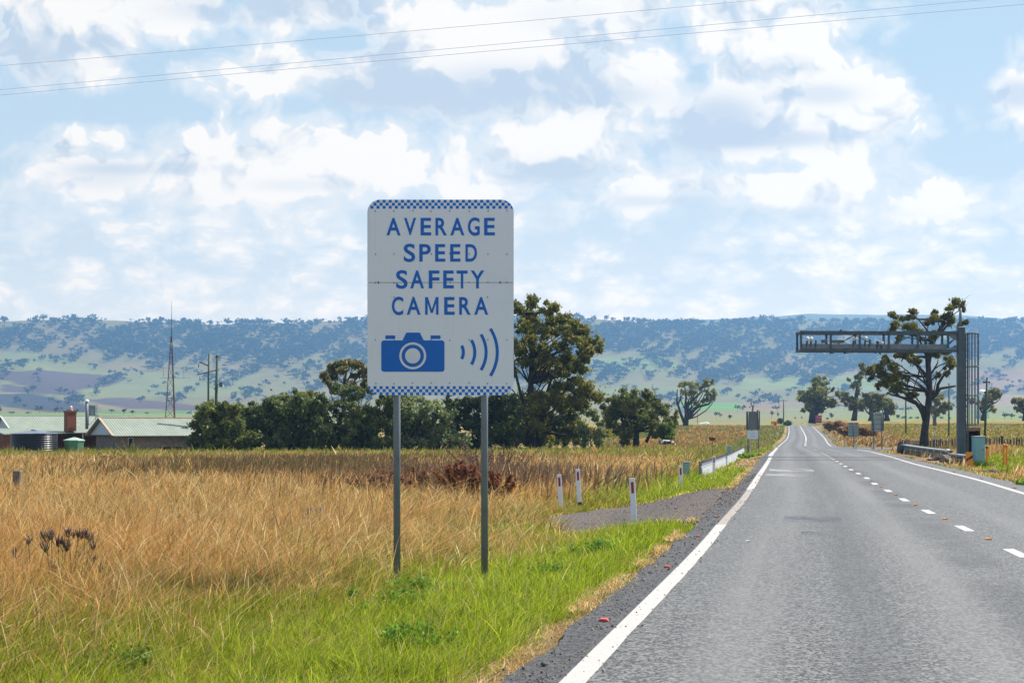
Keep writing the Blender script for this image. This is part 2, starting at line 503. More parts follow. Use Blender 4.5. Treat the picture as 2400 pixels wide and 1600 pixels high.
# ------------------------------------------------------------------ the ground as one sheet
us = np.array([0, .08, .25, .5, .9, 1.4, 2, 2.8, 3.6, 5, 7, 9.5, 13, 18, 24, 32, 42, 56, 75, 100, 135, 180, 240, 320, 430, 580, 780, 1050, 1400, 1900, 2600, 3600, 5200])
Ys = np.concatenate([np.arange(-40, 0, 5), np.arange(0, 60, 1.5), np.arange(60, 170, 3), np.arange(170, 520, 7), np.geomspace(520, 6000, 36)])
rows = []
for Y in Ys:
    l, r = float(XL(Y)) - .55, float(XR(Y)) + .9 + float(bulge(Y))
    rows.append(np.concatenate([l - us[::-1], [l + (r - l) * .5], r + us]))
Xg = np.array(rows)
Yg = np.repeat(Ys[:, None], Xg.shape[1], 1)
Zg = gz(Xg, Yg)
gm, t, b = new_mat('field_ground')
c = t.co()
n1 = t.noise(c, .9, 6, .6); n2 = t.noise(c, .06, 4, .55); n3 = t.noise(c, 14, 4, .7)
colr = t.mix(t.ss(n1, .35, .65), (.30, .19, .08, 1), (.42, .29, .13, 1))
colr = t.mix(t.m('MULTIPLY', t.ss(n2, .46, .60), .85), colr, (.15, .19, .04, 1))
colr = t.mix(t.m('MULTIPLY', t.ss(t.noise(c, .25, 5, .6), .56, .70), .6), colr, (.13, .085, .05, 1))
colr = t.mix(t.m('MULTIPLY', n3, .35), colr, (.07, .06, .03, 1))
# crops and bare paddocks on the plain, far out
yy = t.sep(c)[1]
fn = t.voro(t.vm('MULTIPLY', c, (.0035, .0022, 0)), 1.0, out='Color')
fx = t.sep(fn)
far = t.mix(t.ss(fx[0], .35, .37), (.20, .25, .075, 1), (.23, .22, .10, 1))
far = t.mix(t.ss(fx[1], .6, .62), far, (.15, .26, .05, 1))
far = t.mix(t.m('MULTIPLY', t.noise(c, .03, 5, .6), .5), far, (.13, .13, .06, 1))
colr = t.mix(t.ss(yy, 430, 560), colr, far)
near = t.ss(yy, 175, 120)
colr = t.mix(t.m('MULTIPLY', near, .62), colr, t.mix(n3, (.05, .04, .02, 1), (.13, .095, .05, 1)))
t.put(b.inputs['Base Color'], colr)
b.inputs['Roughness'].default_value = .95
b.inputs['Specular IOR Level'].default_value = .1
t.put(b.inputs['Normal'], t.bump(t.noise(c, 3.0, 6, .7), .7, .08))
ground = np_mesh('ground', np.stack([Xg, Yg, Zg], -1).reshape(-1, 3), [grid_faces(*Xg.shape)], gm, smooth=True)
tag(ground, kind='structure')

# ------------------------------------------------------------------ road, shoulder, driveway
def strip(name, fa, fb, Y, dz, mat, ncol=2, zf=None, kind='structure', extra=None):
    t_ = np.linspace(0, 1, ncol)
    X = fa(Y)[:, None] * (1 - t_) + fb(Y)[:, None] * t_
    YY = np.repeat(Y[:, None], ncol, 1)
    Z = (ZR(YY) if zf is None else zf(X, YY)) + dz
    lat = X - XL(YY)
    o = np_mesh(name, np.stack([X, YY, Z], -1).reshape(-1, 3), [grid_faces(len(Y), ncol)], mat, uv=np.stack([lat, YY], -1).reshape(-1, 2), smooth=True)
    if kind: tag(o, kind=kind)
    return o
rm, t, b = new_mat('asphalt')
c = t.co()
uvn = t.n.new('ShaderNodeUVMap').outputs[0]
lat, alo, _ = t.sep(uvn)
agg = t.voro(c, 44, out='Color')
ag = t.sep(agg)[0]
ag2 = t.noise(c, 26, 5, .8)
big = t.noise(t.vm('MULTIPLY', c, (1, .35, 1)), .55, 5, .6)
wl = t.noise(t.xyz(t.m('MULTIPLY', lat, 1.0), t.m('MULTIPLY', alo, .035), 0), 1.5, 3, .6)
base = t.mix(t.ss(ag, .25, .80), (.008, .008, .008, 1), (.245, .24, .228, 1))
base = t.mix(t.m('MULTIPLY', t.ss(ag2, .36, .64), .8), base, t.mix(t.ss(t.noise(c, 45, 3, .7), .35, .65), (.022, .022, .022, 1), (.20, .197, .19, 1)))
base = t.mix(t.m('MULTIPLY', t.ss(big, .35, .7), .25), base, (.14, .14, .142, 1))
wheel = t.m('ADD', t.ss(t.m('ABSOLUTE', t.m('SUBTRACT', lat, 0.95)), .55, .1), t.ss(t.m('ABSOLUTE', t.m('SUBTRACT', lat, 2.75)), .5, .1))
wheel = t.m('ADD', wheel, t.ss(t.m('ABSOLUTE', t.m('SUBTRACT', lat, 4.9)), .55, .1))
base = t.mix(t.m('MULTIPLY', t.m('MULTIPLY', wheel, t.ss(wl, .25, .6)), .42, clamp=True), base, (.215, .21, .20, 1))
oil = t.m('MULTIPLY', t.ss(t.m('ABSOLUTE', t.m('SUBTRACT', lat, 1.9)), .42, .05), t.ss(wl, .3, .62))
oil = t.m('MAXIMUM', oil, t.m('MULTIPLY', t.ss(t.m('ABSOLUTE', t.m('SUBTRACT', lat, 3.35)), .5, .1), t.ss(t.noise(c, .35, 3), .42, .6)))
base = t.mix(t.m('MULTIPLY', oil, .50, clamp=True), base, (.05, .05, .052, 1))
sh = t.ss(lat, -.02, -.12)
base = t.mix(t.m('MULTIPLY', sh, .72), base, t.mix(ag, (.012, .012, .012, 1), (.075, .07, .07, 1)))
t.put(b.inputs['Base Color'], base)
b.inputs['Roughness'].default_value = .62
b.inputs['Specular IOR Level'].default_value = .35
t.put(b.inputs['Normal'], t.bump(t.m('ADD', t.m('MULTIPLY', ag, .6), ag2), .9, .006))
M['asphalt'] = rm
Yr = np.concatenate([np.arange(-40, 4, 2), np.arange(4, 40, .15), np.arange(40, 60, .4), np.arange(60, 180, 1.5), np.arange(180, 480, 4)])
ragged = lambda Y: XL(Y) - .44 - .05 * wob(Y * .8, Y * .31, 1.0) - .03 * wob(Y * 4.1, Y * 2.7, 1.0) - .02 * wob(Y * 9.1, Y * 7.7, 1.0)
ragged_r = lambda Y: XR(Y) + .75 + bulge(Y) + .12 * wob(Y * .7, Y * .4, 1.0, 2)
road = strip('road', ragged, ragged_r, Yr, 0.0, rm, 14)

def paint_mat(name, col, wear):
    m, t, b = new_mat(name)
    c = t.co()
    w = t.ss(t.noise(c, 60, 5, .75), .60 - wear * .1, .66)
    w2 = t.ss(t.noise(c, 2.0, 5, .7), .60, .75)
    k = t.m('MAXIMUM', t.m('MULTIPLY', w, .75), t.m('MULTIPLY', w2, wear * .7))
    t.put(b.inputs['Base Color'], t.mix(k, col, (.16, .155, .15, 1)))
    b.inputs['Roughness'].default_value = .7
    t.put(b.inputs['Normal'], t.bump(t.noise(c, 60, 3), .5, .004))
    return m
M['paint'] = paint_mat('road_paint', (.47, .44, .405, 1), .6)
M['paint_fresh'] = paint_mat('road_paint_dash', (.56, .55, .53, 1), .15)
M['paint_old'] = paint_mat('road_paint_old', (.34, .29, .25, 1), 1.2)
Ye = np.concatenate([np.arange(-20, 60, .7), np.arange(60, 395, 2.0)])
e1 = Ye[(Ye < 21.9)]
strip('left_edge_line', lambda Y: XL(Y) - .085, lambda Y: XL(Y) + .085 + .010 * wob(Y * 2, Y), e1, .004, M['paint'])
e1b = Ye[(Ye > 21.1) & (Ye < 33.5)]
strip('left_edge_line', lambda Y: XL(Y) - .075, lambda Y: XL(Y) + .08 + .015 * wob(Y * 2, Y), e1b, .004, M['paint_old'])
e1c = Ye[(Ye > 32.8) & (Ye < 72)]
strip('left_edge_line', lambda Y: XL(Y) - .09, lambda Y: XL(Y) + .09, e1c, .004, M['paint'])
e1d = Ye[(Ye > 73.5) & (Ye < 160)]
strip('left_edge_line', lambda Y: XL(Y) - .20, lambda Y: XL(Y) + .06, e1d, .004, M['paint'])
e1e = Ye[(Ye > 163)]
strip('left_edge_line', lambda Y: XL(Y) - .09, lambda Y: XL(Y) + .09, e1e, .004, M['paint'])
strip('right_edge_line', lambda Y: XR(Y) - .09, lambda Y: XR(Y) + .09, Ye[(Ye > 0) & (Ye < 122)], .004, M['paint'])
strip('right_edge_line', lambda Y: XR(Y) - .10, lambda Y: XR(Y) + .10, Ye[(Ye > 172)], .004, M['paint'])
strip('centre_line', lambda Y: XC(Y) - .12, lambda Y: XC(Y) + .14, Ye[(Ye > 214)], .004, M['paint'])
strip('centre_line', lambda Y: XC(Y) - .10, lambda Y: XC(Y) + .20, Ye[(Ye > 172) & (Ye < 215)], .004, M['paint_old'])
mb = MB()
dash_Y = [16.5 + 4.02 * k for k in range(-3, 34)]
for y0 in dash_Y:
    a, e = y0 - .55, y0 + .55
    mb.quad((XC(a) - .075, a, ZR(a) + .004), (XC(a) + .075, a, ZR(a) + .004), (XC(e) + .075, e, ZR(e) + .004), (XC(e) - .075, e, ZR(e) + .004))
tag(mb.build('centre_dashes', M['paint_fresh']), kind='structure')
# worn white patches by the culvert, joint of the culvert slab, sealing stain
def patch(name, pts, mat, dz):
    vs = [(x, y, float(ZR(y)) + dz) for x, y in pts]
    o = MB().add(vs, [tuple(range(len(vs)))]).build(name, mat)
    return tag(o, kind='structure')
def blob_mat(name, col, thr=.5, sc_=2.0):
    m, t, b = new_mat(name)
    c = t.co()
    g = t.co('Generated')
    gx, gy, _ = t.sep(g)
    e = t.m('MULTIPLY', t.m('MULTIPLY', t.ss(gx, 0, .25), t.ss(gx, 1, .7)), t.m('MULTIPLY', t.ss(gy, 0, .3), t.ss(gy, 1, .7)))
    k = t.m('MULTIPLY', e, t.ss(t.noise(t.vm('MULTIPLY', c, (1, .4, 1)), sc_, 5, .65), .35, .62))
    t.put(b.inputs['Base Color'], col)
    b.inputs['Roughness'].default_value = .8
    t.put(b.inputs['Alpha'], t.m('MULTIPLY', k, thr))
    return m
M['worn_white'] = blob_mat('worn_white', (.48, .46, .44, 1), .70, 1.2)
M['stain'] = blob_mat('blue_stain', (.07, .09, .13, 1), .38, 1.5)
M['joint'] = plain('dark_joint', (.05, .05, .05), .9)
def road_patch(name, u0, u1, y0, y1, mat):
    ys = np.linspace(y0, y1, 6)
    vs, n = [], len(ys)
    pts = [(float(XL(y)) + u0, y) for y in ys] + [(float(XL(y)) + u1, y) for y in ys[::-1]]
    return patch(name, pts, mat, .006)
road_patch('worn_paint', .25, 1.9, 46, 50.5, M['worn_white'])
road_patch('worn_paint', .2, 1.6, 41.5, 44.5, M['worn_white'])
road_patch('sealant_stain', 1.0, 2.0, 21.6, 23.6, M['stain'])
road_patch('sealant_stain', 1.3, 1.7, 19.2, 20.0, M['stain'])
for y0, u0, u1 in ((63.4, -.3, 9.2), (96, -.2, 7.9)):
    patch('culvert_joint', [(float(XL(y0)) + u0, y0), (float(XL(y0)) + u1, y0 + 1.0), (float(XL(y0)) + u1, y0 + 1.45), (float(XL(y0)) + u0, y0 + .5)], M['joint'], .008)
# gravel driveway on the left
dm, t, b = new_mat('driveway_seal')
c = t.co()
ag = t.sep(t.voro(c, 38, out='Color'))[0]
k = t.mix(t.ss(ag, .1, .9), (.028, .023, .021, 1), (.155, .118, .097, 1))
k = t.mix(t.m('MULTIPLY', t.ss(t.noise(c, 1.4, 5, .65), .5, .75), .40), k, (.20, .14, .09, 1))
t.put(b.inputs['Base Color'], k)
b.inputs['Roughness'].default_value = .9
t.put(b.inputs['Normal'], t.bump(ag, .8, .012))
us_d = np.linspace(.3, 4.6, 24)
lo = np.interp(us_d, [.3, 1.0, 1.85, 3, 4.1, 4.6], [21.7, 22.9, 24.0, 25.3, 28.2, 30.4])
hi = np.interp(us_d, [.3, 1.0, 1.85, 3, 4.1, 4.6], [33.0, 35.0, 36.1, 36.2, 34.6, 31.6])
vs, nY = [], 22
for i, u in enumerate(us_d):
    for q in np.linspace(0, 1, nY):
        y = lo[i] + (hi[i] - lo[i]) * q + (.25 * wob(u * 3, q * 9, 1) if q in (0., 1.) else 0)
        x = float(XL(y)) - u
        vs.append((x, y, float(gz(x, y)) + .035 if u > .62 else float(ZR(y)) - .010 - .03 * (u - .3)))
driveway = np_mesh('driveway', vs, [grid_faces(len(us_d), nY)], dm, smooth=True)
tag(driveway, kind='structure')
def in_driveway(X, Y, pad=0.0):
    u = XL(Y) - X
    a = np.interp(u, [.0, 1.0, 1.85, 3, 4.1, 4.6], [21.7, 22.9, 24.0, 25.3, 28.2, 30.4]) - pad
    b_ = np.interp(u, [.0, 1.0, 1.85, 3, 4.1, 4.6], [33.0, 35.0, 36.1, 36.2, 34.6, 31.6]) + pad
    return (u < 4.6 + pad) & (u > -1) & (Y > a) & (Y < b_)

# ------------------------------------------------------------------ hills
row_of = pchip([(1650, 974), (1900, 966), (2300, 955), (2700, 936), (3000, 910), (3300, 868), (3550, 826), (3750, 786), (3900, 760), (4000, 753), (4100, 754)])
def hz_(X, Y):
    X = np.asarray(X, float); Y = np.asarray(Y, float)
    Yc = np.minimum(Y, 4000)
    z = CH + (HR - row_of(Yc)) / F * Yc
    k = sstep(2300, 3300, Y)
    z = z + k * (9 * wob(X, Y, .0016) + 6 * wob(X, Y, .005, 1.2) * (1 - sstep(3900, 4000, Y) * .6))
    z = z + 46 * np.exp(-((X + 1330) / 330) ** 2 - ((Y - 3050) / 260) ** 2)
    z = z + 26 * np.exp(-((X - 1250) / 260) ** 2 - ((Y - 3350) / 200) ** 2)
    z = z + sstep(3850, 4000, Y) * (4 * np.sin(X * .0031 + 1) + 3 * np.sin(X * .009) - 3 * (X > 200) * sstep(200, 500, X))
    return z - np.maximum(Y - 4000, 0) * .02
Xh = np.arange(-2600, 2601, 13.0)
Yh = np.concatenate([np.arange(1650, 2300, 26), np.arange(2300, 4010, 14), [4060, 4150, 4300]])
XX, YY = np.meshgrid(Xh, Yh)
ZZ = hz_(XX, YY)
ZZ[0] -= 30
PX = CX + XX / YY * F
RW = HR - (ZZ - CH) / YY * F
def inpoly(px, py, poly):
    ins = np.zeros(px.shape, bool)
    n = len(poly)
    for i in range(n):
        x1, y1 = poly[i]; x2, y2 = poly[(i + 1) % n]
        cnd = ((y1 > py) != (y2 > py)) & (px < (x2 - x1) * (py - y1) / (y2 - y1 + 1e-9) + x1)
        ins ^= cnd
    return ins
hc = np.zeros(XX.shape + (3,))
nz = wob(XX, YY, .004)[..., None]
nz2 = wob(XX, YY, .013, 2)[..., None]
hc[:] = np.array([.19, .20, .085]) * (1 + .14 * nz + .10 * nz2)
tanm = (np.clip(wob(XX, YY, .0045, 3.3), 0, 1) * .8)[..., None]
hc = hc * (1 - tanm) + np.array([.27, .21, .12]) * tanm
def field(poly, col, a=1.0):
    k = inpoly(PX + 6 * nz[..., 0], RW + 3 * nz2[..., 0], poly)
    hc[k] = hc[k] * (1 - a) + np.array(col) * (1 + .12 * nz2[k]) * a
field([(0, 820), (120, 832), (260, 868), (400, 880), (600, 900), (600, 930), (0, 930), (-300, 930), (-300, 810)], (.20, .25, .085), .8)
field([(-300, 862), (0, 866), (110, 868), (200, 876), (292, 884), (268, 900), (190, 915), (180, 926), (100, 914), (0, 889), (-300, 880)], (.085, .055, .060))
field([(0, 900), (60, 904), (180, 915), (195, 926), (90, 922), (0, 918)], (.08, .055, .065))
field([(-300, 922), (0, 923), (80, 922), (130, 932), (215, 950), (235, 962), (120, 966), (0, 950), (-300, 945)], (.030, .024, .040))
field([(195, 936), (300, 933), (400, 942), (490, 956), (490, 963), (300, 958)], (.09, .06, .065))
field([(230, 962), (500, 962), (500, 972), (230, 972)], (.11, .22, .06))
field([(300, 880), (470, 868), (620, 880), (560, 905), (420, 930), (250, 925)], (.20, .25, .10), .6)
field([(1370, 838), (1560, 836), (1600, 866), (1370, 868)], (.19, .29, .08), .8)
field([(1400, 905), (1760, 905), (1760, 935), (1400, 935)], (.19, .25, .08), .7)
field([(1740, 885), (2060, 880), (2060, 915), (1740, 912)], (.20, .29, .09), .8)
field([(1590, 938), (1735, 944), (1735, 962), (1590, 962)], (.13, .30, .05))
field([(1735, 940), (2000, 938), (2000, 962), (1735, 964)], (.25, .20, .13), .8)
field([(2260, 868), (2600, 860), (2600, 915), (2260, 912)], (.30, .21, .14), .85)
field([(2250, 925), (2600, 922), (2600, 950), (2250, 952)], (.33, .26, .17), .7)
field([(1840, 952), (2400, 955), (2400, 985), (1840, 985)], (.20, .27, .09), .7)
hl_ = hc.mean(-1, keepdims=True)
hc = np.clip(hl_ + (hc - hl_) * 1.12, .01, 1) * np.array([1.16, .93, .86])
hm, t, b = new_mat('hill_pasture')
c = t.co()
k = t.mix(t.m('MULTIPLY', t.noise(c, .02, 6, .65), .5), t.attr('col'), (.12, .12, .06, 1))
t.put(b.inputs['Base Color'], k)
b.inputs['Roughness'].default_value = .95
b.inputs['Specular IOR Level'].default_value = .05
hills = np_mesh('hills', np.stack([XX, YY, ZZ], -1).reshape(-1, 3), [grid_faces(*XX.shape)], hm, smooth=True, cols=hc.reshape(-1, 3))
tag(hills, kind='structure')
# the fainter range behind, seen over the mesa on the right
Xf = np.linspace(-4200, 4400, 150)
prof = np.interp(CX + Xf / 5200 * F, [-900, 1000, 1400, 1560, 1700, 1880, 2000, 2130, 2200, 2290, 2400, 2550, 3600], [775, 775, 764, 752, 749, 738, 741, 735, 736, 738, 746, 742, 760]) + 1.2 * np.sin(Xf * .013) + .8 * np.sin(Xf * .031)
V = []
for j, (yy_, kz) in enumerate(((4500, 0.35), (4800, .7), (5050, .93), (5200, 1.0), (5350, .9), (5600, .5))):
    for x, r_ in zip(Xf, prof):
        V.append((x, yy_ + 60 * math.sin(x * .004), (CH + (HR - r_) / F * 5200) * kz))
m_, t, b = new_mat('far_range')
t.put(b.inputs['Base Color'], t.mix(t.noise(t.co(), .01, 6, .7), (.07, .10, .05, 1), (.16, .17, .09, 1)))
b.inputs['Roughness'].default_value = 1
tag(np_mesh('far_hills', V, [grid_faces(6, len(Xf))], m_, smooth=True), kind='structure')

# ------------------------------------------------------------------ foliage
def leaves(cen, rad, n, size, rg, droop=.4, col=(.06, .09, .03), cvar=.35, tip=None, asp=2.2, shell=2.2):
    """leaf-sized quads spread through ellipsoids; returns V, F, colours"""
    cen = np.asarray(cen, float); rad = np.asarray(rad, float)
    if rad.ndim == 1: rad = np.repeat(rad[:, None], 3, 1)
    N = len(cen)
    w = rad[:, 0] * rad[:, 2]
    idx = rg.choice(N, n, p=w / w.sum())
    dv = rg.normal(size=(n, 3)); dv /= np.linalg.norm(dv, axis=1)[:, None]
    r = rg.random(n) ** (1 / shell) * (1 + .20 * rg.normal(size=n))
    st = rg.random(n) < .30
    r[st] = np.abs(rg.normal(size=int(st.sum()))) * .85
    pos = cen[idx] + dv * r[:, None] * rad[idx]
    ax = rg.normal(size=(n, 3)); ax[:, 2] -= droop * 2
    ax /= np.linalg.norm(ax, axis=1)[:, None]
    nn = np.cross(ax, rg.normal(size=(n, 3)) + dv * .8)
    nn /= np.linalg.norm(nn, axis=1)[:, None] + 1e-9
    s = size * (.40 + .9 * rg.random(n))[:, None]
    a, b_ = ax * s * .5 * math.sqrt(asp), nn * s * .5 / math.sqrt(asp)
    V = np.stack([pos - a, pos + b_ - a * .1, pos + a, pos - b_ - a * .1], 1).reshape(-1, 3)
    Fq = np.arange(n * 4).reshape(-1, 4)
    ct = (1 + cvar * (rg.random(N) - .5) * 1.2)[idx] * (1 + cvar * (rg.random(n) - .5))
    cc = np.array(col)[None] * ct[:, None]
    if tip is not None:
        k = np.clip(rg.random(n) * 1.2 + dv[:, 2] * .35 - .22, 0, 1)[:, None] * ((rg.random(N) * .8 + .3)[idx])[:, None]  # paler colour favours clump tops: sunlit highlights painted into the leaves
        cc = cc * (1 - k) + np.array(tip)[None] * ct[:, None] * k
    return V, Fq, np.repeat(np.clip(cc, .002, 1), 4, 0)
def limb(mb, a, b_, r0, r1, rg, bend=.12, n=5, k=6):
    a, b_ = Vector(a), Vector(b_)
    L = (b_ - a).length
    off = Vector(rg.normal(size=3)) * L * bend
    off.z = abs(off.z) * .3 - L * bend * .4
    pts = []
    for i in range(n + 1):
        q = i / n
        p = a.lerp(b_, q) + off * math.sin(q * math.pi) + Vector(rg.normal(size=3)) * L * .012
        pts.append(p)
    mb.tube(pts, [r0 + (r1 - r0) * (i / n) for i in range(n + 1)], k)
    return pts
LEAF_GAIN = 2.9
def tree(name, label, px, Y, trunk, clumps, n, size, col, tip, seed=1, tr=.3, bark='bark', cat='tree', group=None, depth=.6, droop=.5, branches=(), twigs=(), basez=None, asp=2.2, shell=2.2, cvar=.4, sub=6, extra_depth=0.0):
    """trunk: [(px,row)...] from the foot up; clumps: [(px,row,rx,ry)] in photo pixels, set out at the tree's own distance and given depth"""
    rg = np.random.default_rng(seed)
    sc_ = Y / F
    base = G(px, Y) if basez is None else Vector((WX(px, Y), Y, basez))
    root = empty(name, base)
    tag(root, label, cat, group)
    loc = lambda p, r_, dy=0.0: Vector(((p - px) * sc_, dy, CH - (r_ - HR) * sc_ - base.z))
    mb = MB()
    tp = [Vector((0, 0, -.15))] + [loc(p, r_) for p, r_ in trunk]
    nT = len(tp)
    mb.tube(tp, [tr * (1.25 if i == 0 else 1 - .55 * i / nT) for i in range(nT)], 9)
    C, Rd, bigC = [], [], []
    wid = (max(c[0] for c in clumps) - min(c[0] for c in clumps)) * sc_ * .5
    for (cx, cy, rx, ry) in clumps:
        q = abs(cx - px) * sc_ / (wid + 1e-6)
        dy = rg.uniform(-1, 1) * wid * depth * math.sqrt(max(.15, 1 - min(1, q) ** 2)) + extra_depth
        c0 = loc(cx, cy, dy)
        bigC.append(c0)
        for _ in range(sub):                           # each clump is a few uneven lumps
            dv = rg.normal(size=3); dv /= np.linalg.norm(dv)
            f = rg.uniform(.25, 1.30)
            r1 = rg.uniform(.26, .74)
            C.append(np.array(c0) + dv * np.array([rx, (rx + ry) / 2, ry]) * sc_ * f)
            Rd.append(np.array([rx, (rx + ry) / 2, ry]) * sc_ * r1)
    for (pts, r0, r1) in branches:
        dys = [0] + [rg.uniform(-.3, .3) * wid * i / len(pts) for i in range(1, len(pts))]
        q = [loc(p, r_, dd) for (p, r_), dd in zip(pts, dys)]
        mb.tube(q, [r0 + (r1 - r0) * i / (len(q) - 1) for i in range(len(q))], 7)
    for c0 in bigC:                                    # a limb from the trunk into every clump
        k = [i for i in range(nT) if tp[i].z < c0.z - .1 * abs(c0.x)] or [0]
        a = tp[max(k[-1], min(1, nT - 1))] if len(k) else tp[0]
        if rg.random() < .5 and k[-1] > 1: a = tp[k[-1] - 1]
        limb(mb, a, c0, tr * rg.uniform(.22, .36), tr * .07, rg)
    for (pts, r0) in twigs:
        q = [loc(p, r_) for p, r_ in pts]
        mb.tube(q, [r0 * (1 - .7 * i / (len(q) - 1)) for i in range(len(q))], 5)
    mb.build('trunk', M[bark], root)
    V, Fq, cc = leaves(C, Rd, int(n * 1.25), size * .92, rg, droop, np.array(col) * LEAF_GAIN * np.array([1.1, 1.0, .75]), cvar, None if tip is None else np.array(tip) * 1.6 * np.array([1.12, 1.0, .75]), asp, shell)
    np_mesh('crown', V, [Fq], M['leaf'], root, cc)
    return root
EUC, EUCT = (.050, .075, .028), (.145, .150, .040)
OLV = (.045, .060, .022)
def scat(x0, y0, x1, y1, n, r0, r1, seed, shape=None, sq=.85):
    rg = np.random.default_rng(seed)
    out = []
    while len(out) < n:
        x, y = rg.uniform(x0, x1), rg.uniform(y0, y1)
        if shape is not None and not shape(x, y): continue
        r_ = rg.uniform(r0, r1)
        out.append((x, y, r_, r_ * sq))
    return out

# ------------------------------------------------------------------ the speed camera sign
SY = 16.0
ppm = F / SY
sx0 = WX(861, SY)
szb = CH - (926 - HR) / ppm
SW, SH = 343 / ppm, 458 / ppm
sign = empty('speed_camera_sign', GX(sx0 + SW / 2, SY))
tag(sign, 'tall white and blue sign reading AVERAGE SPEED SAFETY CAMERA on two steel posts', 'road sign')
sl = lambda cx, cy: ((cx - 62) / 1034 * SW - SW / 2, (1463 - cy) / 1378 * SH + szb - sign.location.z)
def rrect(x0, z0, x1, z1, r, n=9, corners=(1, 1, 1, 1)):
    out = []
    for (cx, cz, a0, on) in ((x1 - r, z0 + r, -90, corners[0]), (x1 - r, z1 - r, 0, corners[1]), (x0 + r, z1 - r, 90, corners[2]), (x0 + r, z0 + r, 180, corners[3])):
        if not on:
            out.append((cx + r * (1 if a0 in (-90, 0) else -1), cz + r * (1 if a0 in (0, 90) else -1)))
            continue
        for i in range(n + 1):
            a = R(a0 + 90 * i / n)
            out.append((cx + r * math.cos(a), cz + r * math.sin(a)))
    return out
z_bot = szb - sign.location.z
z_top = z_bot + SH
seam = sl(0, 669)[1]
pm, t, b = new_mat('sign_sheeting')
c = t.co()
x_, _, z_ = t.sep(c)
sq = SW / 48
ci = t.m('FLOOR', t.m('DIVIDE', t.m('ADD', x_, SW / 2), sq))
band = 3 * sq
rt = t.m('FLOOR', t.m('DIVIDE', t.m('SUBTRACT', z_top, z_), sq))
rb = t.m('FLOOR', t.m('DIVIDE', t.m('SUBTRACT', z_, z_bot), sq))
chk_t = t.m('MULTIPLY', t.m('LESS_THAN', rt, 2.5), t.m('MODULO', t.m('ADD', t.m('ADD', ci, rt), 96), 2.0))
chk_b = t.m('MULTIPLY', t.m('LESS_THAN', rb, 2.5), t.m('MODULO', t.m('ADD', t.m('ADD', ci, rb), 97), 2.0))
k = t.m('MAXIMUM', chk_t, chk_b)
rib_shade = t.m('SINE', t.m('MULTIPLY', z_, 2 * math.pi / .021))  # no relief here: light and shade of the ribs painted as colour lines
wh = t.mix(t.m('MULTIPLY_ADD', rib_shade, .5, .5), (.74, .77, .79, 1), (.82, .845, .86, 1))
wh = t.mix(t.m('MULTIPLY', t.ss(t.noise(c, 1.5, 5, .6), .5, .8), .25), wh, (.50, .52, .53, 1))
streak = t.ss(t.noise(t.vm('MULTIPLY', c, (14, 1, .8)), 1.0, 4, .6), .56, .75)
wh = t.mix(t.m('MULTIPLY', streak, .16), wh, (.40, .40, .38, 1))
t.put(b.inputs['Base Color'], t.mix(k, wh, (.002, .165, .60, 1)))
b.inputs['Roughness'].default_value = .5
b.inputs['Specular IOR Level'].default_value = .35
for nm, z0, z1, cs in (('lower_panel', z_bot, seam - .003, (1, 0, 0, 1)), ('upper_panel', seam + .003, z_top, (0, 1, 1, 0))):
    MB().prism(rrect(-SW / 2, z0, SW / 2, z1, 90 / 1034 * SW, corners=cs), 0, .010).build(nm, pm, sign)
MB().box((0, .013, seam), (SW - .01, .004, .05)).build('seam_blocker', M['dark_steel'], sign)  # dark strip added behind the seam so no sky shines through the gap
# lettering: each glyph fitted to its measured box
dg = bpy.context.evaluated_depsgraph_get
def glyph(ch, bold):
    cu = bpy.data.curves.new('glyph', 'FONT')
    cu.body = ch
    cu.offset = bold
    cu.resolution_u = 6
    ob = bpy.data.objects.new('glyph', cu)
    COL.objects.link(ob)
    bpy.context.view_layer.update()
    me = bpy.data.meshes.new_from_object(ob.evaluated_get(dg()))
    v = [x.co.copy() for x in me.vertices]
    f = [tuple(p.vertices) for p in me.polygons]
    bpy.data.objects.remove(ob); bpy.data.curves.remove(cu); bpy.data.meshes.remove(me)
    return v, f
def place_glyph(mb, ch, x0, x1, z0, z1, y, bold=.020):
    if ch == 'M':                                    # drawn as four strokes in one outline
        w_, h_ = x1 - x0, z1 - z0
        pl = [(0, 0), (.19, 0), (.19, .66), (.42, .10), (.58, .10), (.81, .66), (.81, 0), (1, 0), (1, 1), (.80, 1), (.5, .30), (.20, 1), (0, 1)]
        q_ = [(x0 + a * w_, y, z0 + b_ * h_) for a, b_ in pl]
        mb.add(q_, [(0, 1, 2, 11, 12), (2, 3, 10, 11), (3, 4, 10), (4, 5, 9, 10), (5, 6, 7, 8, 9)])
        return
    v, f = glyph(ch, bold)
    ax, bx = min(p.x for p in v), max(p.x for p in v)
    ay, by = min(p.y for p in v), max(p.y for p in v)
    mb.add([(x0 + (p.x - ax) / (bx - ax) * (x1 - x0), y, z0 + (p.y - ay) / (by - ay) * (z1 - z0)) for p in v], f)
def words(mb, lines, y, conv):
    for (t0, t1, gl) in lines:
        for ch, a, e in gl:
            o = 3 if ch in 'SGC' else 0
            (x0, zb), (x1, zt) = conv(a, t1 + o), conv(e, t0 - o)
            place_glyph(mb, ch, x0, x1, zb, zt, y, .020)
mb = MB()
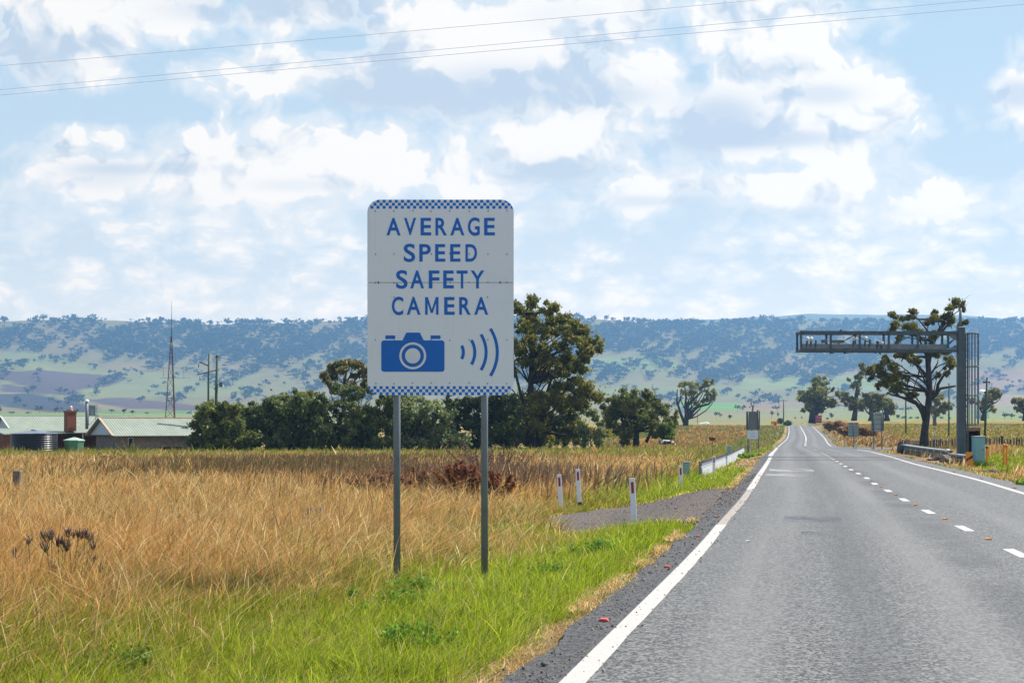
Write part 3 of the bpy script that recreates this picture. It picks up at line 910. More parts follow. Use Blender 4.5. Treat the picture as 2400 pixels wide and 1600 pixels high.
words(mb, [
    (213, 337, [('A', 197, 297), ('V', 321, 407), ('E', 438, 513), ('R', 543, 625), ('A', 648, 748), ('G', 772, 856), ('E', 887, 963)]),
    (398, 522, [('S', 319, 400), ('P', 429, 510), ('E', 541, 613), ('E', 647, 720), ('D', 755, 837)]),
    (584, 710, [('S', 265, 346), ('A', 365, 463), ('F', 496, 571), ('E', 598, 673), ('T', 692, 770), ('Y', 792, 888)]),
    (771, 896, [('C', 235, 316), ('A', 340, 438), ('M', 470, 565), ('E', 605, 679), ('R', 711, 793), ('A', 817, 916)])], -.0025, sl)
mb.build('lettering', M['blue'], sign)
k_ = SW / 1034
mb = MB()
def pxpoly(pts, y0=-.0025, y1=.001): mb.prism([sl(*p) for p in pts], y0, y1)
def px_rrect(x0, y0, x1, y1, r):
    (a, z0), (b_, z1) = sl(x0, y1), sl(x1, y0)
    mb.prism(rrect(a, z0, b_, z1, r * k_), -.0025, .001)
px_rrect(160, 1076, 607, 1297, 20)
pxpoly([(310, 1075.5), (460, 1075.5), (433, 1021), (338, 1021)])
px_rrect(189, 1041, 259, 1067, 4)
px_rrect(509, 1041, 579, 1067, 4)
mb.build('camera_symbol', M['blue'], sign)
def ring(mb, c, r0, r1, y, n=56):
    cx, cz = sl(*c)
    vs = []
    for i in range(n):
        a = 2 * math.pi * i / n
        vs += [(cx + r0 * k_ * math.cos(a), y, cz + r0 * k_ * math.sin(a)), (cx + r1 * k_ * math.cos(a), y, cz + r1 * k_ * math.sin(a))]
    if r0 == 0:
        mb.add(vs[1::2], [tuple(range(n))])
    else:
        mb.add(vs, [(2 * i, 2 * i + 1, (2 * i + 3) % (2 * n), (2 * i + 2) % (2 * n)) for i in range(n)])
mb = MB()
ring(mb, (383, 1185), 79, 95, -.0045)
ring(mb, (383, 1185), 0, 54, -.0045)
mb.build('lens_symbol', M['sheet_white'], sign)
mb = MB()
for (cx, Rr, hc_) in ((640, 100, 47), (654, 167, 86), (666, 235, 126), (673, 307, 166)):
    a1 = math.asin(hc_ / Rr)
    n = 18
    vs = []
    for i in range(n + 1):
        a = -a1 + 2 * a1 * i / n
        for rr in (Rr - 11, Rr + 11):
            x, z = sl(cx + rr * math.cos(a), 1160 - rr * math.sin(a))
            vs.append((x, -.0025, z))
    mb.add(vs, [(2 * i, 2 * i + 1, 2 * i + 3, 2 * i + 2) for i in range(n)])
mb.build('signal_waves', M['blue'], sign)
mb = MB()
rs = random.Random(3)
for cy in (165, 467, 668, 770, 1075, 1378):
    for cx in (120, 250, 383, 513, 645, 780, 913, 1047):
        if cy in (770,) and rs.random() < .6: continue
        x, z = sl(cx + rs.uniform(-3, 3), cy + rs.uniform(-3, 3))
        mb.box((x, -.002, z), (.010, .006, .016))
for cx in (140, 1000):
    x, z = sl(cx, 668)
    mb.box((x, -.002, z), (.014, .006, .03))
mb.build('rivets', M['dark_steel'], sign)
for cx, dy in ((268, .0), (889, .35)):
    x = (cx - 62) / 1034 * SW - SW / 2
    bz = float(gz(sx0 + SW / 2 + x, SY)) - sign.location.z - .25
    mb = MB().tube([(x, .058, bz), (x, .058, z_top - .12)], .043, 20)
    mb.build('post', M['steel'], sign)
    for zz in (z_bot + .25, z_bot + SH * .5, z_top - .3):
        MB().box((x, .015, zz), (.16, .012, .05)).build('clamp', M['steel'], sign)

# ------------------------------------------------------------------ guide posts
def guide_post():
    root = empty('guide_post')
    MB().box((0, 0, .5), (.115, .022, 1.0), bev=.006).build('blade', M['white'], root)
    MB().box((0, -.013, .805), (.052, .006, .23)).build('reflector', M['red'], root)
    MB().box((0, 0, .045), (.121, .030, .09)).build('base_sleeve', M['black'], root)
    return root
gp = guide_post()
posts = [
    (1487, 25.9, .97, 'white guide post in bright green grass at the near edge of the driveway', -3.0),
    (1315, 33.0, .96, 'white guide post with red reflector at the left tip of the gravel driveway', -3.2),
    (1358, 34.1, .95, 'white guide post with red reflector beside dry straw behind the left tip of the driveway', -2.8),
    (1596, 40.8, .95, 'white guide post with red reflector on the far driveway edge beside a green box', -.8),
    (1673, 54.0, .84, 'white guide post with red reflector in front of the white culvert railing', .5),
    (1758.4, 111, .95, 'slim white guide post left of its twin below the grey sign back', -1.5),
    (1772.6, 135, .9, 'slim white guide post right of its twin below the grey sign back', -1.5),
    (1786, 186, .9, 'small white guide post beyond the pair beneath the grey sign back', -.5)]
for i, (px, Y, h, lab, tilt) in enumerate(posts):
    o = gp if i == 0 else copy_tree(gp)
    b0 = G(px, Y, -.02)
    if i == 0: b0.z = CH - 234 / F * Y
    if i == 1: b0.z = CH - 200 / F * Y
    if i == 2: b0.z = CH - 183.5 / F * Y
    if i == 3: b0.z = CH - 161.5 / F * Y
    o.location = b0
    o.rotation_euler = (0, R(tilt), 0)
    o.scale = (1, 1, h)
    tag(o, lab, 'guide post', 'guide posts along the left verge')
def plain_post(name, px, Y, h, w, lab, cat, mat, tilt=0, group=None):
    root = empty(name, G(px, Y, -.02))
    MB().box((0, 0, h / 2), (w, .03, h), bev=.008).build('blade', mat, root)
    MB().box((0, -.018, h * .86), (w * .5, .008, .16)).build('reflector', M['white'] if mat is not M['white'] else M['steel'], root)
    root.rotation_euler = (0, R(tilt), 0)
    return tag(root, lab, cat, group)
M['cream'] = plain('cream_plastic', (.72, .68, .5), .6)
M['post_blue'] = plain('pale_blue_plastic', (.42, .58, .58), .6)
plain_post('marker_post', 1824, 250, 1.05, .25, 'nearer cream marker post leaning below the orange roadwork sign', 'marker post', M['cream'], -14, 'leaning cream posts below the roadwork sign')
plain_post('marker_post', 1828, 325, 1.0, .25, 'farther cream marker post leaning below the orange roadwork sign', 'marker post', M['cream'], -10, 'leaning cream posts below the roadwork sign')
for px, Y, lab in ((1928, 306, 'tiny pale post nearest the red board on the right verge of the rise'), (1934.6, 277, 'tiny pale post second below the red board on the right verge of the rise'),
                   (1940.7, 254, 'pale post third below the red board on the green right verge'), (1946.8, 235, 'pale post fourth below the red board on the green right verge'),
                   (1954, 214, 'pale post fifth below the red board on the green right verge'), (1963, 194, 'white post on the right verge where the side road begins, last of the row')):
    plain_post('verge_post', px, Y, 1.0, .14, lab, 'guide post', M['white'], 2, 'pale posts up the right verge')
plain_post('verge_post', 1982.5, 163, .85, .16, 'cream post at the corner of the side road left of the pale sign back', 'guide post', M['cream'], 2)
plain_post('verge_post', 2006.6, 132, .75, .17, 'pale blue post in dry grass under the pale sign back', 'guide post', M['post_blue'], 0)
wp = empty('leaning_post', G(2043.5, 124, -.05))
tag(wp, 'bent white post leaning against the left leg of the grey sign back', 'post')
MB().tube([(0, 0, 0), (.06, 0, .45), (.10, 0, .62), (.17, 0, .88)], [.07, .065, .075, .05], 8).build('shaft', M['cream'], wp)

# ------------------------------------------------------------------ reflectors on the seal
rr_ = MB().prism([(-.05, 0), (.05, 0), (.03, .018), (-.03, .018)], -.045, .045)
base_o = rr_.build('road_reflector', M['red_marker'])
def small_copy(src, name, loc, mat, lab, cat, grp, rz=0, sc3=(1, 1, 1)):
    c = src.copy()
    c.name = name
    COL.objects.link(c)
    c.location = loc
    c.rotation_euler = (0, 0, rz)
    c.scale = sc3
    if mat is not None:
        c.material_slots[0].link = 'OBJECT'
        c.material_slots[0].material = mat
    return tag(c, lab, cat, grp)
big_l = {0: 'largest red road reflector, on dark seal beside the white edge line', 1: 'red road reflector by the edge line at the corner of the bright green grass'}
k = 0
for y in [10.75 + 4.1 * i for i in range(13)]:
    u = .24 + (.05 if k % 2 else 0)
    if k > 0: u = .20
    x = float(XL(y)) - u
    o = base_o if k == 0 else small_copy(base_o, 'road_reflector', (0, 0, 0), None, None, None, None)
    o.location = (x, y, float(ZR(y)) + .004)
    o.rotation_euler = (0, 0, R(-10))
    o.scale = (.85, .85, .9) if k == 0 else (.75, .75, .8)
    tag(o, big_l.get(k, 'small red road reflector along the left edge line'), 'road reflector', 'red reflectors along the left edge line')
    k += 1
for y in [34 + 6 * i for i in range(10)]:
    small_copy(base_o, 'road_reflector', (float(XR(y)) + .22, y, float(ZR(y)) + .004), None, 'small red road reflector along the right edge line', 'road reflector', 'red reflectors along the right edge line')
M['amber'] = plain('amber_marker', (.80, .30, .06), .4)
for k, y0 in enumerate(dash_Y[1:26]):
    y = y0 + 2.0
    small_copy(base_o, 'road_reflector', (float(XC(y)), y, float(ZR(y)) + .004), M['amber'], 'small orange road reflector between two white centre dashes', 'road reflector', 'orange reflectors along the centre dashes')
scrap = small_copy(base_o, 'plastic_scrap', (WX(1753, 18.2), 18.2, .004), M['cream'], 'tiny pale scrap lying on the asphalt of the near lane', 'litter', None, .4, (.7, .6, .6))

# ------------------------------------------------------------------ low culvert railing
r0, r1 = 50.0, 100.0
rail = empty('culvert_railing', GX(float(XL(r0)) - 2.35, r0))
tag(rail, 'long white culvert railing with dark top rail and wire mesh beside the left lane', 'railing')
ys = np.linspace(r0, r1, 26)
xr = [float(XL(y)) - 2.35 - rail.location.x for y in ys]
def zb_(y): return np.interp(y, [50, 60, 75, 100], [-.42, -.42, -.40, -.36])
def zt_(y): return np.interp(y, [50, 60, 75, 100], [.27, .20, .12, .10])
mb = MB(); mt = MB(); mm = MB(); mp = MB(); ma = MB()
for i in range(25):
    y0, y1 = ys[i] - r0, ys[i + 1] - r0
    x0, x1 = xr[i], xr[i + 1]
    f = lambda y, q: float(zb_(y) + (zt_(y) - zb_(y)) * q) - rail.location.z
    A = [(x0, y0, f(ys[i], -.4)), (x1, y1, f(ys[i + 1], -.4)), (x1, y1, f(ys[i + 1], .60)), (x0, y0, f(ys[i], .60))]
    B = [(v[0] - .06, v[1], v[2]) for v in A]
    mb.add(A + B, [(0, 1, 2, 3), (7, 6, 5, 4), (3, 2, 6, 7), (0, 3, 7, 4), (1, 5, 6, 2)])
    mt.bar((x0, y0, f(ys[i], 1)), (x1, y1, f(ys[i + 1], 1)), .05, .05)
    ma.bar((x0 - .03, y0, f(ys[i], .80)), (x1 - .03, y1, f(ys[i + 1], .80)), .03, .03)
    for q in range(3):
        ya, yb = y0 + (y1 - y0) * q / 3, y0 + (y1 - y0) * (q + 1) / 3
        xa, xb = x0 + (x1 - x0) * q / 3, x0 + (x1 - x0) * (q + 1) / 3
        mm.bar((xa - .03, ya, f(ya + r0, .62)), (xb - .03, yb, f(yb + r0, .98)), .03)
        mm.bar((xa - .045, ya, f(ya + r0, .98)), (xb - .045, yb, f(yb + r0, .62)), .03)
    if i % 4 == 0:
        MB().bar((x0 - .1, y0, f(ys[i], -.6)), (x0 - .1, y0, f(ys[i], 1)), .07).build('post', M['steel'], rail)
mb.build('white_parapet', plain('weathered_white', (.52, .55, .58), .6, 0, .12, 2, (.36, .35, .32)), rail)
mt.build('top_rail', M['dark_timber'], rail)
mm.build('wire_mesh', plain('pale_mesh', (.42, .45, .47), .6, 0, .1), rail)
ma.build('mid_rail', M['steel'], rail)

# ------------------------------------------------------------------ pale green pits on the left verge
def pit(px, row_top, Y, w, h, lab):
    x = WX(px, Y)
    z1 = CH - (row_top - HR) / F * Y
    z0 = float(gz(x, Y)) - .05
    root = empty('utility_box', (x, Y, z0))
    H = z1 - z0
    MB().box((0, 0, (H - .06) / 2), (w * .94, w * .8, H - .06), bev=.02).build('body', M['pit_green'], root)
    MB().box((0, 0, H - .03), (w, w * .86, .06), bev=.015).build('lid', M['sign_back_pale'], root)
    tag(root, lab, 'utility box', None)
pit(1608.5, 1081, 58, .31, .4, 'pale green utility box in grass right of a guide post by the driveway')
pit(1709, 1044, 88, .31, .4, 'pale green utility box behind the far half of the white railing')
lb = empty('letterbox', G(1670, 110))
tag(lb, 'dark brown wedge shaped letterbox on a thin stake in the dry grass', 'letterbox')
zt = CH - (1028 - HR) / F * 110 - lb.location.z
MB().tube([(0, 0, -.1), (.0, 0, zt - .1)], .03, 6).build('stake', M['timber'], lb)
MB().prism([(-.26, -.08), (-.2, -.14), (.16, -.13), (.27, .1), (-.26, .13)], -.18, .18).build('box', M['rust'], lb, loc=(0, 0, zt))

# ------------------------------------------------------------------ backs of other signs
def sign_back(name, px0, px1, r0_, r1_, Y, mat, lab, legs, foot_z=None, rails=4, slats=True, frame=True):
    pm_ = Y / F
    cx = (px0 + px1) / 2
    root = empty(name, G(cx, Y))
    w, h = (px1 - px0) * pm_, (r1_ - r0_) * pm_
    zc = CH - ((r0_ + r1_) / 2 - HR) * pm_ - root.location.z
    MB().prism(rrect(-w / 2, zc - h / 2, w / 2, zc + h / 2, .08), 0, .03).build('panel', mat, root)
    mb = MB()
    for i in range(rails):
        mb.box((0, -.02, zc - h / 2 + h * (i + .5) / rails), (w * .92, .03, .05))
    mb.build('stiffener', M['sign_back'], root)
    for lx in legs:
        MB().tube([(lx * w, -.075, -.2), (lx * w, -.075, zc + h / 2 - .05)], .04, 8).build('leg', M['dark_steel'], root)
    if frame:
        for sx in (-1, 1): MB().box((sx * (w / 2 - .04), -.05, zc), (.10, .04, h * .98)).build('side_channel', M['dark_steel'], root)
    return tag(root, lab, 'road sign')
sign_back('speed_sign', 1749, 1780.5, 964, 1006.5, 110, M['sign_back'], 'grey back of a tall road sign on the left verge above a small white plate', (-.38, .38))
o = empty('small_sign', G(1764.5, 109.4))
pmx = 109.4 / F
zc = CH - (1018.5 - HR) * pmx - o.location.z
MB().prism(rrect(-.45, zc - .35, .45, zc + .35, .05), 0, .02).build('panel', plain('pale_plate', (.70, .76, .82), .5, 0, .05), o)
mb = MB()
for r_, (a, e) in zip((.14, .0, -.14), ((-.28, .25), (-.16, .12), (-.26, .28))):
    x = a
    while x < e:
        w_ = random.uniform(.05, .10)
        mb.box((x + w_ / 2, -.004, zc + r_), (w_, .006, .035)); x += w_ + .03
mb.build('faded_writing', plain('faded_print', (.30, .38, .46), .6), o)
for s_x in (-.3, .3): MB().tube([(s_x, .05, -.2), (s_x, .05, zc + .3)], .03, 6).build('leg', M['steel'], o)
tag(o, 'small pale plate with faded writing below the grey sign back on the left verge', 'road sign')
sign_back('speed_sign', 2042.5, 2071, 966.5, 1010, 122, M['sign_back_pale'], 'pale grey sign back on two thin legs between the gum trees and the guardrail', (-.33, .33), rails=4)
sign_back('speed_sign', 1988, 2012, 989.5, 1023.5, 150, M['sign_back_pale'], 'pale green back of a sign on one post beside brown brush on the right', (.0,), rails=5, frame=False)
# roadwork sign on the left by the crest
Yq = 328.0
o = empty('roadwork_sign', G(1816, Yq))
q = Yq / F
lz = lambda r_: CH - (r_ - HR) * q - o.location.z
MB().box((-.1, 0, (lz(986.5) + lz(994)) / 2), (16.5 * q, .05, lz(986.5) - lz(994)), bev=.02).build('board', M['orange'], o)
MB().prism([((px - 1816) * q, lz(r_)) for px, r_ in ((1813.5, 1005.5), (1820, 1005.5), (1819, 1000), (1822.5, 992), (1812, 992), (1814.5, 1000))], -.08, -.03).build('lower_board', M['yellow'], o)
MB().box((.05, -.10, lz(993.5)), (.3, .03, .7)).build('symbol', M['dark_timber'], o)
for s_x in (-.5, .5): MB().tube([(s_x, .08, -.2), (s_x, .08, lz(989))], .05, 6).build('leg', M['steel'], o)
tag(o, 'orange roadwork sign with a dark symbol on the left verge by the crest', 'road sign')
# red board on the right by the crest
Yq = 420.0
o = empty('warning_board', G(1918, Yq))
q = Yq / F
zl = lambda r_: CH - (r_ - HR) * q - o.location.z
MB().box((0, 0, (zl(979.5) + zl(990)) / 2), (16 * q, .06, zl(979.5) - zl(990)), bev=.03).build('lower_board', M['red'], o)
MB().box((.1, 0, (zl(972.5) + zl(979.2)) / 2), (15 * q, .06, zl(972.5) - zl(979.2)), bev=.03).build('upper_board', plain('faded_red', (.42, .12, .15), .6), o)
mb = MB()
for i in range(5): mb.box((-.7 + i * .33, -.04, zl(984.5)), (.2, .03, .5))
mb.build('writing', plain('pale_red_print', (.50, .22, .24), .6), o)
for s_x in (-.8, .8): MB().tube([(s_x, .1, -.3), (s_x, .1, zl(974))], .06, 6).build('leg', M['dark_steel'], o)
tag(o, 'red board on legs beside a gum tree trunk at the crest of the road', 'road sign')
# small white disc among the brush
o = empty('small_sign', G(1955, 262))
zc = CH - (996.5 - HR) * 262 / F - o.location.z
MB().tube([(0, -.03, zc), (0, .0, zc)], .27, 14).build('plate', plain('pale_blue_plate', (.55, .62, .75), .5), o)
MB().tube([(0, .03, -.2), (0, .03, zc)], .03, 6).build('stake', M['steel'], o)
tag(o, 'small pale round plate on a stake among brown brush right of the crest', 'road sign')
# traffic bollards on the far side of the crest
def bollard():
    root = empty('traffic_bollard')
    MB().lathe([(.30, 0), (.30, .06), (.13, .09), (.10, .5), (.075, 1.0), (.02, 1.05)], n=12).build('cone', M['orange'], root)
    MB().lathe([(.116, .45), (.114, .62)], n=12).build('band', M['rust'], root)
    return root
tb = bollard()
for i, (px, lab) in enumerate(((1840, 'orange traffic bollard at the crest left of the road, beside a dark bush'), (1859, 'orange traffic bollard standing over the left lane at the crest'), (1880, 'orange traffic bollard standing over the centre line at the crest'), (1899.5, 'orange traffic bollard at the crest beside the gum tree trunk'))):
    o = tb if i == 0 else copy_tree(tb)
    o.location = P(px, 994.5, 470)
    o.location.z = max(o.location.z, float(gz(o.location.x, 470)))
    tag(o, lab, 'traffic bollard', 'orange bollards across the crest')

# ------------------------------------------------------------------ camera gantry over the road
GY = 72.0
q = GY / F
gan = empty('camera_gantry', G(2252, GY, -.05))
tag(gan, 'grey steel cantilever gantry with cameras reaching over the road from the right', 'gantry')
def gl(px, row, dy=0.0): return Vector(((px - 2252) * q, dy, CH - (row - HR) * q - gan.location.z))
zc1 = gl(0, 766).z
mb = MB()
mb.box((0, 0, zc1 / 2), (16 * q, 16 * q, zc1), bev=.03)
mb.build('column', M['dark_steel'], gan)
mb = MB().box((0, 0, .06), (1.0, 1.0, .12), bev=.02)
for sx in (-.4, .4):
    for sy in (-.4, .4): mb.tube([(sx, sy, .1), (sx, sy, .28)], .03, 6)
mb.build('base_plate', M['steel'], gan)
MB().tube([gl(2250.5, 768), gl(2251, 722)], [.09, .07], 8).build('mast_pipe', M['steel'], gan)
DEP = 1.0
mb = MB()
xs_v = [1877.5, 1947, 2015, 2083, 2151, 2222]
for dy in (0, DEP):
    mb.bar(gl(1875, 778.5, dy), gl(2244, 779.5, dy), 6.5 * q, 6.5 * q)
    mb.bar(gl(1875, 820, dy), gl(2244, 822, dy), 6.5 * q, 6.5 * q)
for px in xs_v:
    for dy in (0, DEP):
        mb.bar(gl(px, 782, dy), gl(px, 817, dy), 4.6 * q, 4.6 * q)
    mb.bar(gl(px, 778.5, 0), gl(px, 778.5, DEP), .10)
    mb.bar(gl(px, 820.5, 0), gl(px, 820.5, DEP), .10)
for a, e in ((1947, 2015), (2083, 2015), (2083, 2151), (2222, 2151)):
    mb.bar(gl(a, 817, DEP), gl(e, 782, DEP), 2.0 * q)
for a, e in zip(xs_v[:-1], xs_v[1:]):
    mb.bar(gl(a, 820, 0), gl(e, 820, DEP), .07)
    mb.bar(gl(a, 779, DEP), gl(e, 779, 0), .07)
mb.build('truss_arm', M['dark_steel'], gan)
mb = MB()
mb.bar(gl(1882, 810.5, .5), gl(2224, 811.5, .5), .36, 12 * q)
mb.build('equipment_beam', plain('beam_grey', (.24, .26, .26), .6, .2, .15, 3), gan)
mb = MB()
for pts in ([(2222, 782), (2244, 782), (2244, 800), (2230, 792)], [(2222, 818), (2244, 818), (2244, 806)]):
    mb.add([gl(*p) for p in pts] + [gl(p[0], p[1], .03) for p in pts], [tuple(range(len(pts))), tuple(range(2 * len(pts) - 1, len(pts) - 1, -1))] + [(i, i + len(pts), (i + 1) % len(pts) + len(pts), (i + 1) % len(pts)) for i in range(len(pts))])
mb.build('gusset', M['steel'], gan)
def dome(px, row, r, mat):
    c0 = gl(px, row, .25)
    prof = [(r * math.cos(R(a)), r * math.sin(R(a))) for a in range(-80, 91, 20)]
    o = MB().lathe([(max(.01, a), b_) for a, b_ in prof], (0, 0, 0), 14).build('camera', mat, gan, loc=c0)
    MB().tube([(0, 0, -r * .8), (-.02, .1, -.34), (-.09, .12, -.62)], [.06, .05, .04], 7).build('bracket', M['dark_steel'], o)
    return o
for px, row, r in ((1894.5, 793.5, .125), (1904, 793.5, .115), (2004, 793, .12), (2031.5, 792, .11), (2070, 803, .10)): dome(px, row, r, M['white'])
for px, row, r in ((1915, 798, .06), (2042, 796, .075), (2060, 801, .10)): dome(px, row, r, M['dark_steel'])
for px in (1953, 1986):                                 # antenna plates under the arm
    o = MB().add([gl(px - 6, 816, -.1), gl(px + 3, 816, -.1), gl(px + 6, 822.5, -.1), gl(px - 2, 828.5, -.1), gl(px - 6, 828.5, -.1),
              gl(px - 6, 816, .25), gl(px + 3, 816, .25), gl(px + 6, 822.5, .25), gl(px - 2, 828.5, .25), gl(px - 6, 828.5, .25)],
             [(0, 1, 2, 3, 4), (9, 8, 7, 6, 5), (0, 5, 6, 1), (1, 6, 7, 2), (2, 7, 8, 3), (3, 8, 9, 4), (4, 9, 5, 0)]).build('antenna', M['dark_steel'], gan)
for px, w, row in ((1937, 12, 798), (1969, 30, 798.5)):
    MB().box(gl(px, row, .55), (w * q, .3, 7 * q), bev=.01).build('equipment_box', M['sign_back'], gan)
MB().box(gl(1972, 773.5, .1), (.12, .12, .09), bev=.02).build('sensor', M['dark_steel'], gan)
# ladder and safety cage on the right of the column
mb = MB()
for dx in (0, .38): mb.bar(gl(2265.5, 1085, -.19 + dx), gl(2265.5, 780, -.19 + dx), .06)
for k in range(24):
    z_ = gl(0, 1080 - k * 13).z
    mb.bar((gl(2265.5, 0).x, -.19, z_), (gl(2265.5, 0).x, .19, z_), .03)
mb.build('ladder', M['dark_steel'], gan)
mb = MB()
cx_, rad_ = gl(2279, 0).x, 14 * q
for i in range(7):
    a = R(-90 + i * 30)
    x, y = cx_ + (rad_ * .98) * math.sin(a + R(0)) * 1.0 if False else cx_ + rad_ * math.sin(R(-75 + i * 27.5)), rad_ * 1.0 * math.cos(R(-75 + i * 27.5)) * (-1 if i % 2 else -1)
    mb.bar((x, y, gl(0, 998).z), (x, y, gl(0, 780).z), .035)
for i in range(3):
    x = cx_ + rad_ * (-.4 + .55 * i)
    mb.bar((x, .30, gl(0, 998).z), (x, .30, gl(0, 780).z), .03)
for row in (781, 859, 927, 996):
    z_ = gl(0, row).z
    pts = [(cx_ + rad_ * math.sin(R(a)), -rad_ * math.cos(R(a)), z_) for a in range(-90, 91, 20)] + [(cx_ - rad_, .30, z_)]
    mb.tube([(cx_ + rad_, .30, z_)] + pts[::-1][1:] if False else pts[:-1], .035, 5)
    mb.bar((cx_ - rad_, .3, z_), (cx_ + rad_, .3, z_), .04)
    mb.bar((cx_ - rad_, 0, z_), (cx_ - rad_, .3, z_), .04)
    mb.bar((cx_ + rad_, 0, z_), (cx_ + rad_, .3, z_), .04)
mb.build('safety_cage', M['steel'], gan)
# brown box shelter behind
SYY = 80.0
o = empty('equipment_shelter', G(2278, SYY))
s_ = SYY / F
zt_s = CH - (1000 - HR) * s_ - o.location.z
mb = MB()
mb.box((0, 0, zt_s - .12), (29 * s_, .9, .24), bev=.02)
mb.build('roof', M['brown'], o)
mb = MB()
for sx in (-1, 1): mb.box((sx * 13 * s_, 0, (zt_s - .24) / 2), (2.6 * s_, .8, zt_s - .24))
mb.box((0, .38, (zt_s - .24) / 2), (24 * s_, .06, zt_s - .26))
mb.build('wall', M['dark_timber'], o)
tag(o, 'low brown roofed shelter with a dark opening behind the gantry column', 'shelter')
# turquoise cabinet
o = empty('control_cabinet', G(2293, 71, -.03))
zt_c = CH - (1021 - HR) * 71 / F - o.location.z
w = 24 * 71 / F
MB().box((0, 0, zt_c / 2 - .04), (w, .5, zt_c - .08), bev=.015).build('body', M['turquoise'], o)
MB().box((0, 0, zt_c - .04), (w * 1.06, .55, .08), bev=.02).build('cap', M['sign_back_pale'], o)
mb = MB().box((.0, -.256, zt_c * .5), (w * .86, .012, zt_c * .84), bev=.004)
mb.build('door', M['turquoise'], o)
MB().box((w * .33, -.275, zt_c * .55), (.03, .03, .12), bev=.008).build('handle', M['steel'], o)
tag(o, 'tall turquoise control cabinet on the grass right of the gantry column', 'cabinet')
# yellow bollards
def ybollard(px, r0_, r1_, Y, lab, cap):
    o = empty('marker_bollard', G(px, Y, -.05))
    h = CH - (r0_ - HR) * Y / F - o.location.z
    MB().box((0, 0, h / 2 - .06), (.09, .09, h - .12), bev=.015).build('post', M['orange'], o)
    MB().lathe([(.05, 0), (.085, .03), (.075, .10), (.03, .13)], (0, 0, h - .13), 10).build('cap', cap, o)
    tag(o, lab, 'bollard', 'orange bollards on the right verge')
ybollard(2313, 1045, 1083, 70, 'orange bollard with a rust brown cap beside the turquoise cabinet', M['rust'])
ybollard(2353, 1040, 1086, 71, 'left one of two orange bollards standing close together on the right verge', M['orange'])
ybollard(2359, 1041, 1086, 69.6, 'right one of two orange bollards standing close together on the right verge', M['orange'])

# ------------------------------------------------------------------ guardrail
gr = empty('guardrail', G(2263, 68))
tag(gr, 'dark grey segmented guardrail with pale top on the right verge before the gantry', 'guardrail')
A_ = Vector((WX(2263, 68), 68, 0)); B_ = Vector((WX(2117, 93), 93, 0))
NS = 19
seg_dark = plain('rail_side', (.075, .085, .095), .55, .3, .25, 2, (.05, .05, .05))
seg_pale = plain('rail_top', (.36, .40, .43), .5, .3, .15, 3)
mbs, mtp, mps = MB(), MB(), MB()
for i in range(NS):
    f0, f1 = i / NS, (i + .96) / NS
    p0, p1 = A_.lerp(B_, f0), A_.lerp(B_, f1)
    t0 = np.interp(f0, [0, .22, .225, 1], [1066, 1061.5, 1054.5, 1041])
    t1 = np.interp(f1, [0, .22, .225, 1], [1066, 1061.5, 1054.5, 1041])
    if i == 4: t0 = t1 + .6
    z0 = CH - (t0 - HR) * p0.y / F
    z1 = CH - (t1 - HR) * p1.y / F
    n_ = Vector((-(B_ - A_).y, (B_ - A_).x, 0)).normalized()
    hgt = .62
    prof = [(0, 0), (.05, -.03), (.05, -.16), (.01, -.22), (.05, -.28), (.05, -.40), (.01, -.46), (.05, -.52), (0, -hgt)]
    fr = [p0 + n_ * a + Vector((0, 0, z0 + b_)) - gr.location for a, b_ in prof]
    bk = [p1 + n_ * a * .7 + Vector((0, 0, z1 + b_)) - gr.location for a, b_ in prof]
    mbs.add(fr + bk, [(j, j + 1, j + len(prof) + 1, j + len(prof)) for j in range(len(prof) - 1)])
    tp0 = [p0 + n_ * a + Vector((0, 0, z0 + b_)) - gr.location for a, b_ in ((.06, -.005), (-.22, .01))]
    tp1 = [p1 + n_ * a + Vector((0, 0, z1 + b_)) - gr.location for a, b_ in ((.06, -.005), (-.22, .01))]
    lo_ = [v - Vector((0, 0, .07)) for v in tp0 + tp1]
    mtp.add([tp0[0], tp0[1], tp1[1], tp1[0], lo_[0], lo_[1], lo_[3], lo_[2]], [(0, 3, 2, 1), (0, 4, 7, 3), (1, 2, 6, 5), (0, 1, 5, 4), (3, 7, 6, 2)])
    if i % 2 == 0:
        b0 = p0 - n_ * .1
        g0 = float(gz(b0.x, b0.y))
        MB().bar(b0 + Vector((0, 0, g0 - .2)) - gr.location, b0 + Vector((0, 0, z0 - .06)) - gr.location, .14).build('post', M['dark_steel'], gr)
mbs.build('beam', seg_dark, gr)
mtp.build('top_cover', seg_pale, gr)
nose = B_ + Vector((0, .2, CH - (1053 - HR) * 93 / F))
MB().lathe([(.05, -.36), (.34, -.33), (.40, 0), (.34, .33), (.05, .37)], n=14).build('nose', seg_dark, gr, loc=nose - gr.location)
pc = A_.lerp(B_, .22)
MB().lathe([(.02, -.10), (.12, -.07), (.15, 0), (.12, .07), (.02, .10)], n=12).build('joint_cap', M['white'], gr, loc=pc + Vector((0, 0, CH - (1056 - HR) * pc.y / F)) - gr.location + n_ * .05)
hb = empty('hazard_marker', G(2271.5, 67.2))
tag(hb, 'orange hazard board with a black diagonal stripe at the near end of the guardrail', 'marker board')
s_ = 67.2 / F
z0 = CH - (1092 - HR) * s_ - hb.location.z
z1 = CH - (1059.5 - HR) * s_ - hb.location.z
MB().box((0, 0, (z0 + z1) / 2), (16.5 * s_, .025, z1 - z0), bev=.006).build('board', M['orange'], hb)
h_ = z1 - z0
w_ = 16.4 * s_ / 2
MB().add([(-w_, -.016, z0 + h_ * .27), (w_, -.016, z0 + h_ * .60), (w_, -.016, z0 + h_ * .82), (-w_, -.016, z0 + h_ * .49)], [(0, 1, 2, 3)]).build('stripe', M['black'], hb)
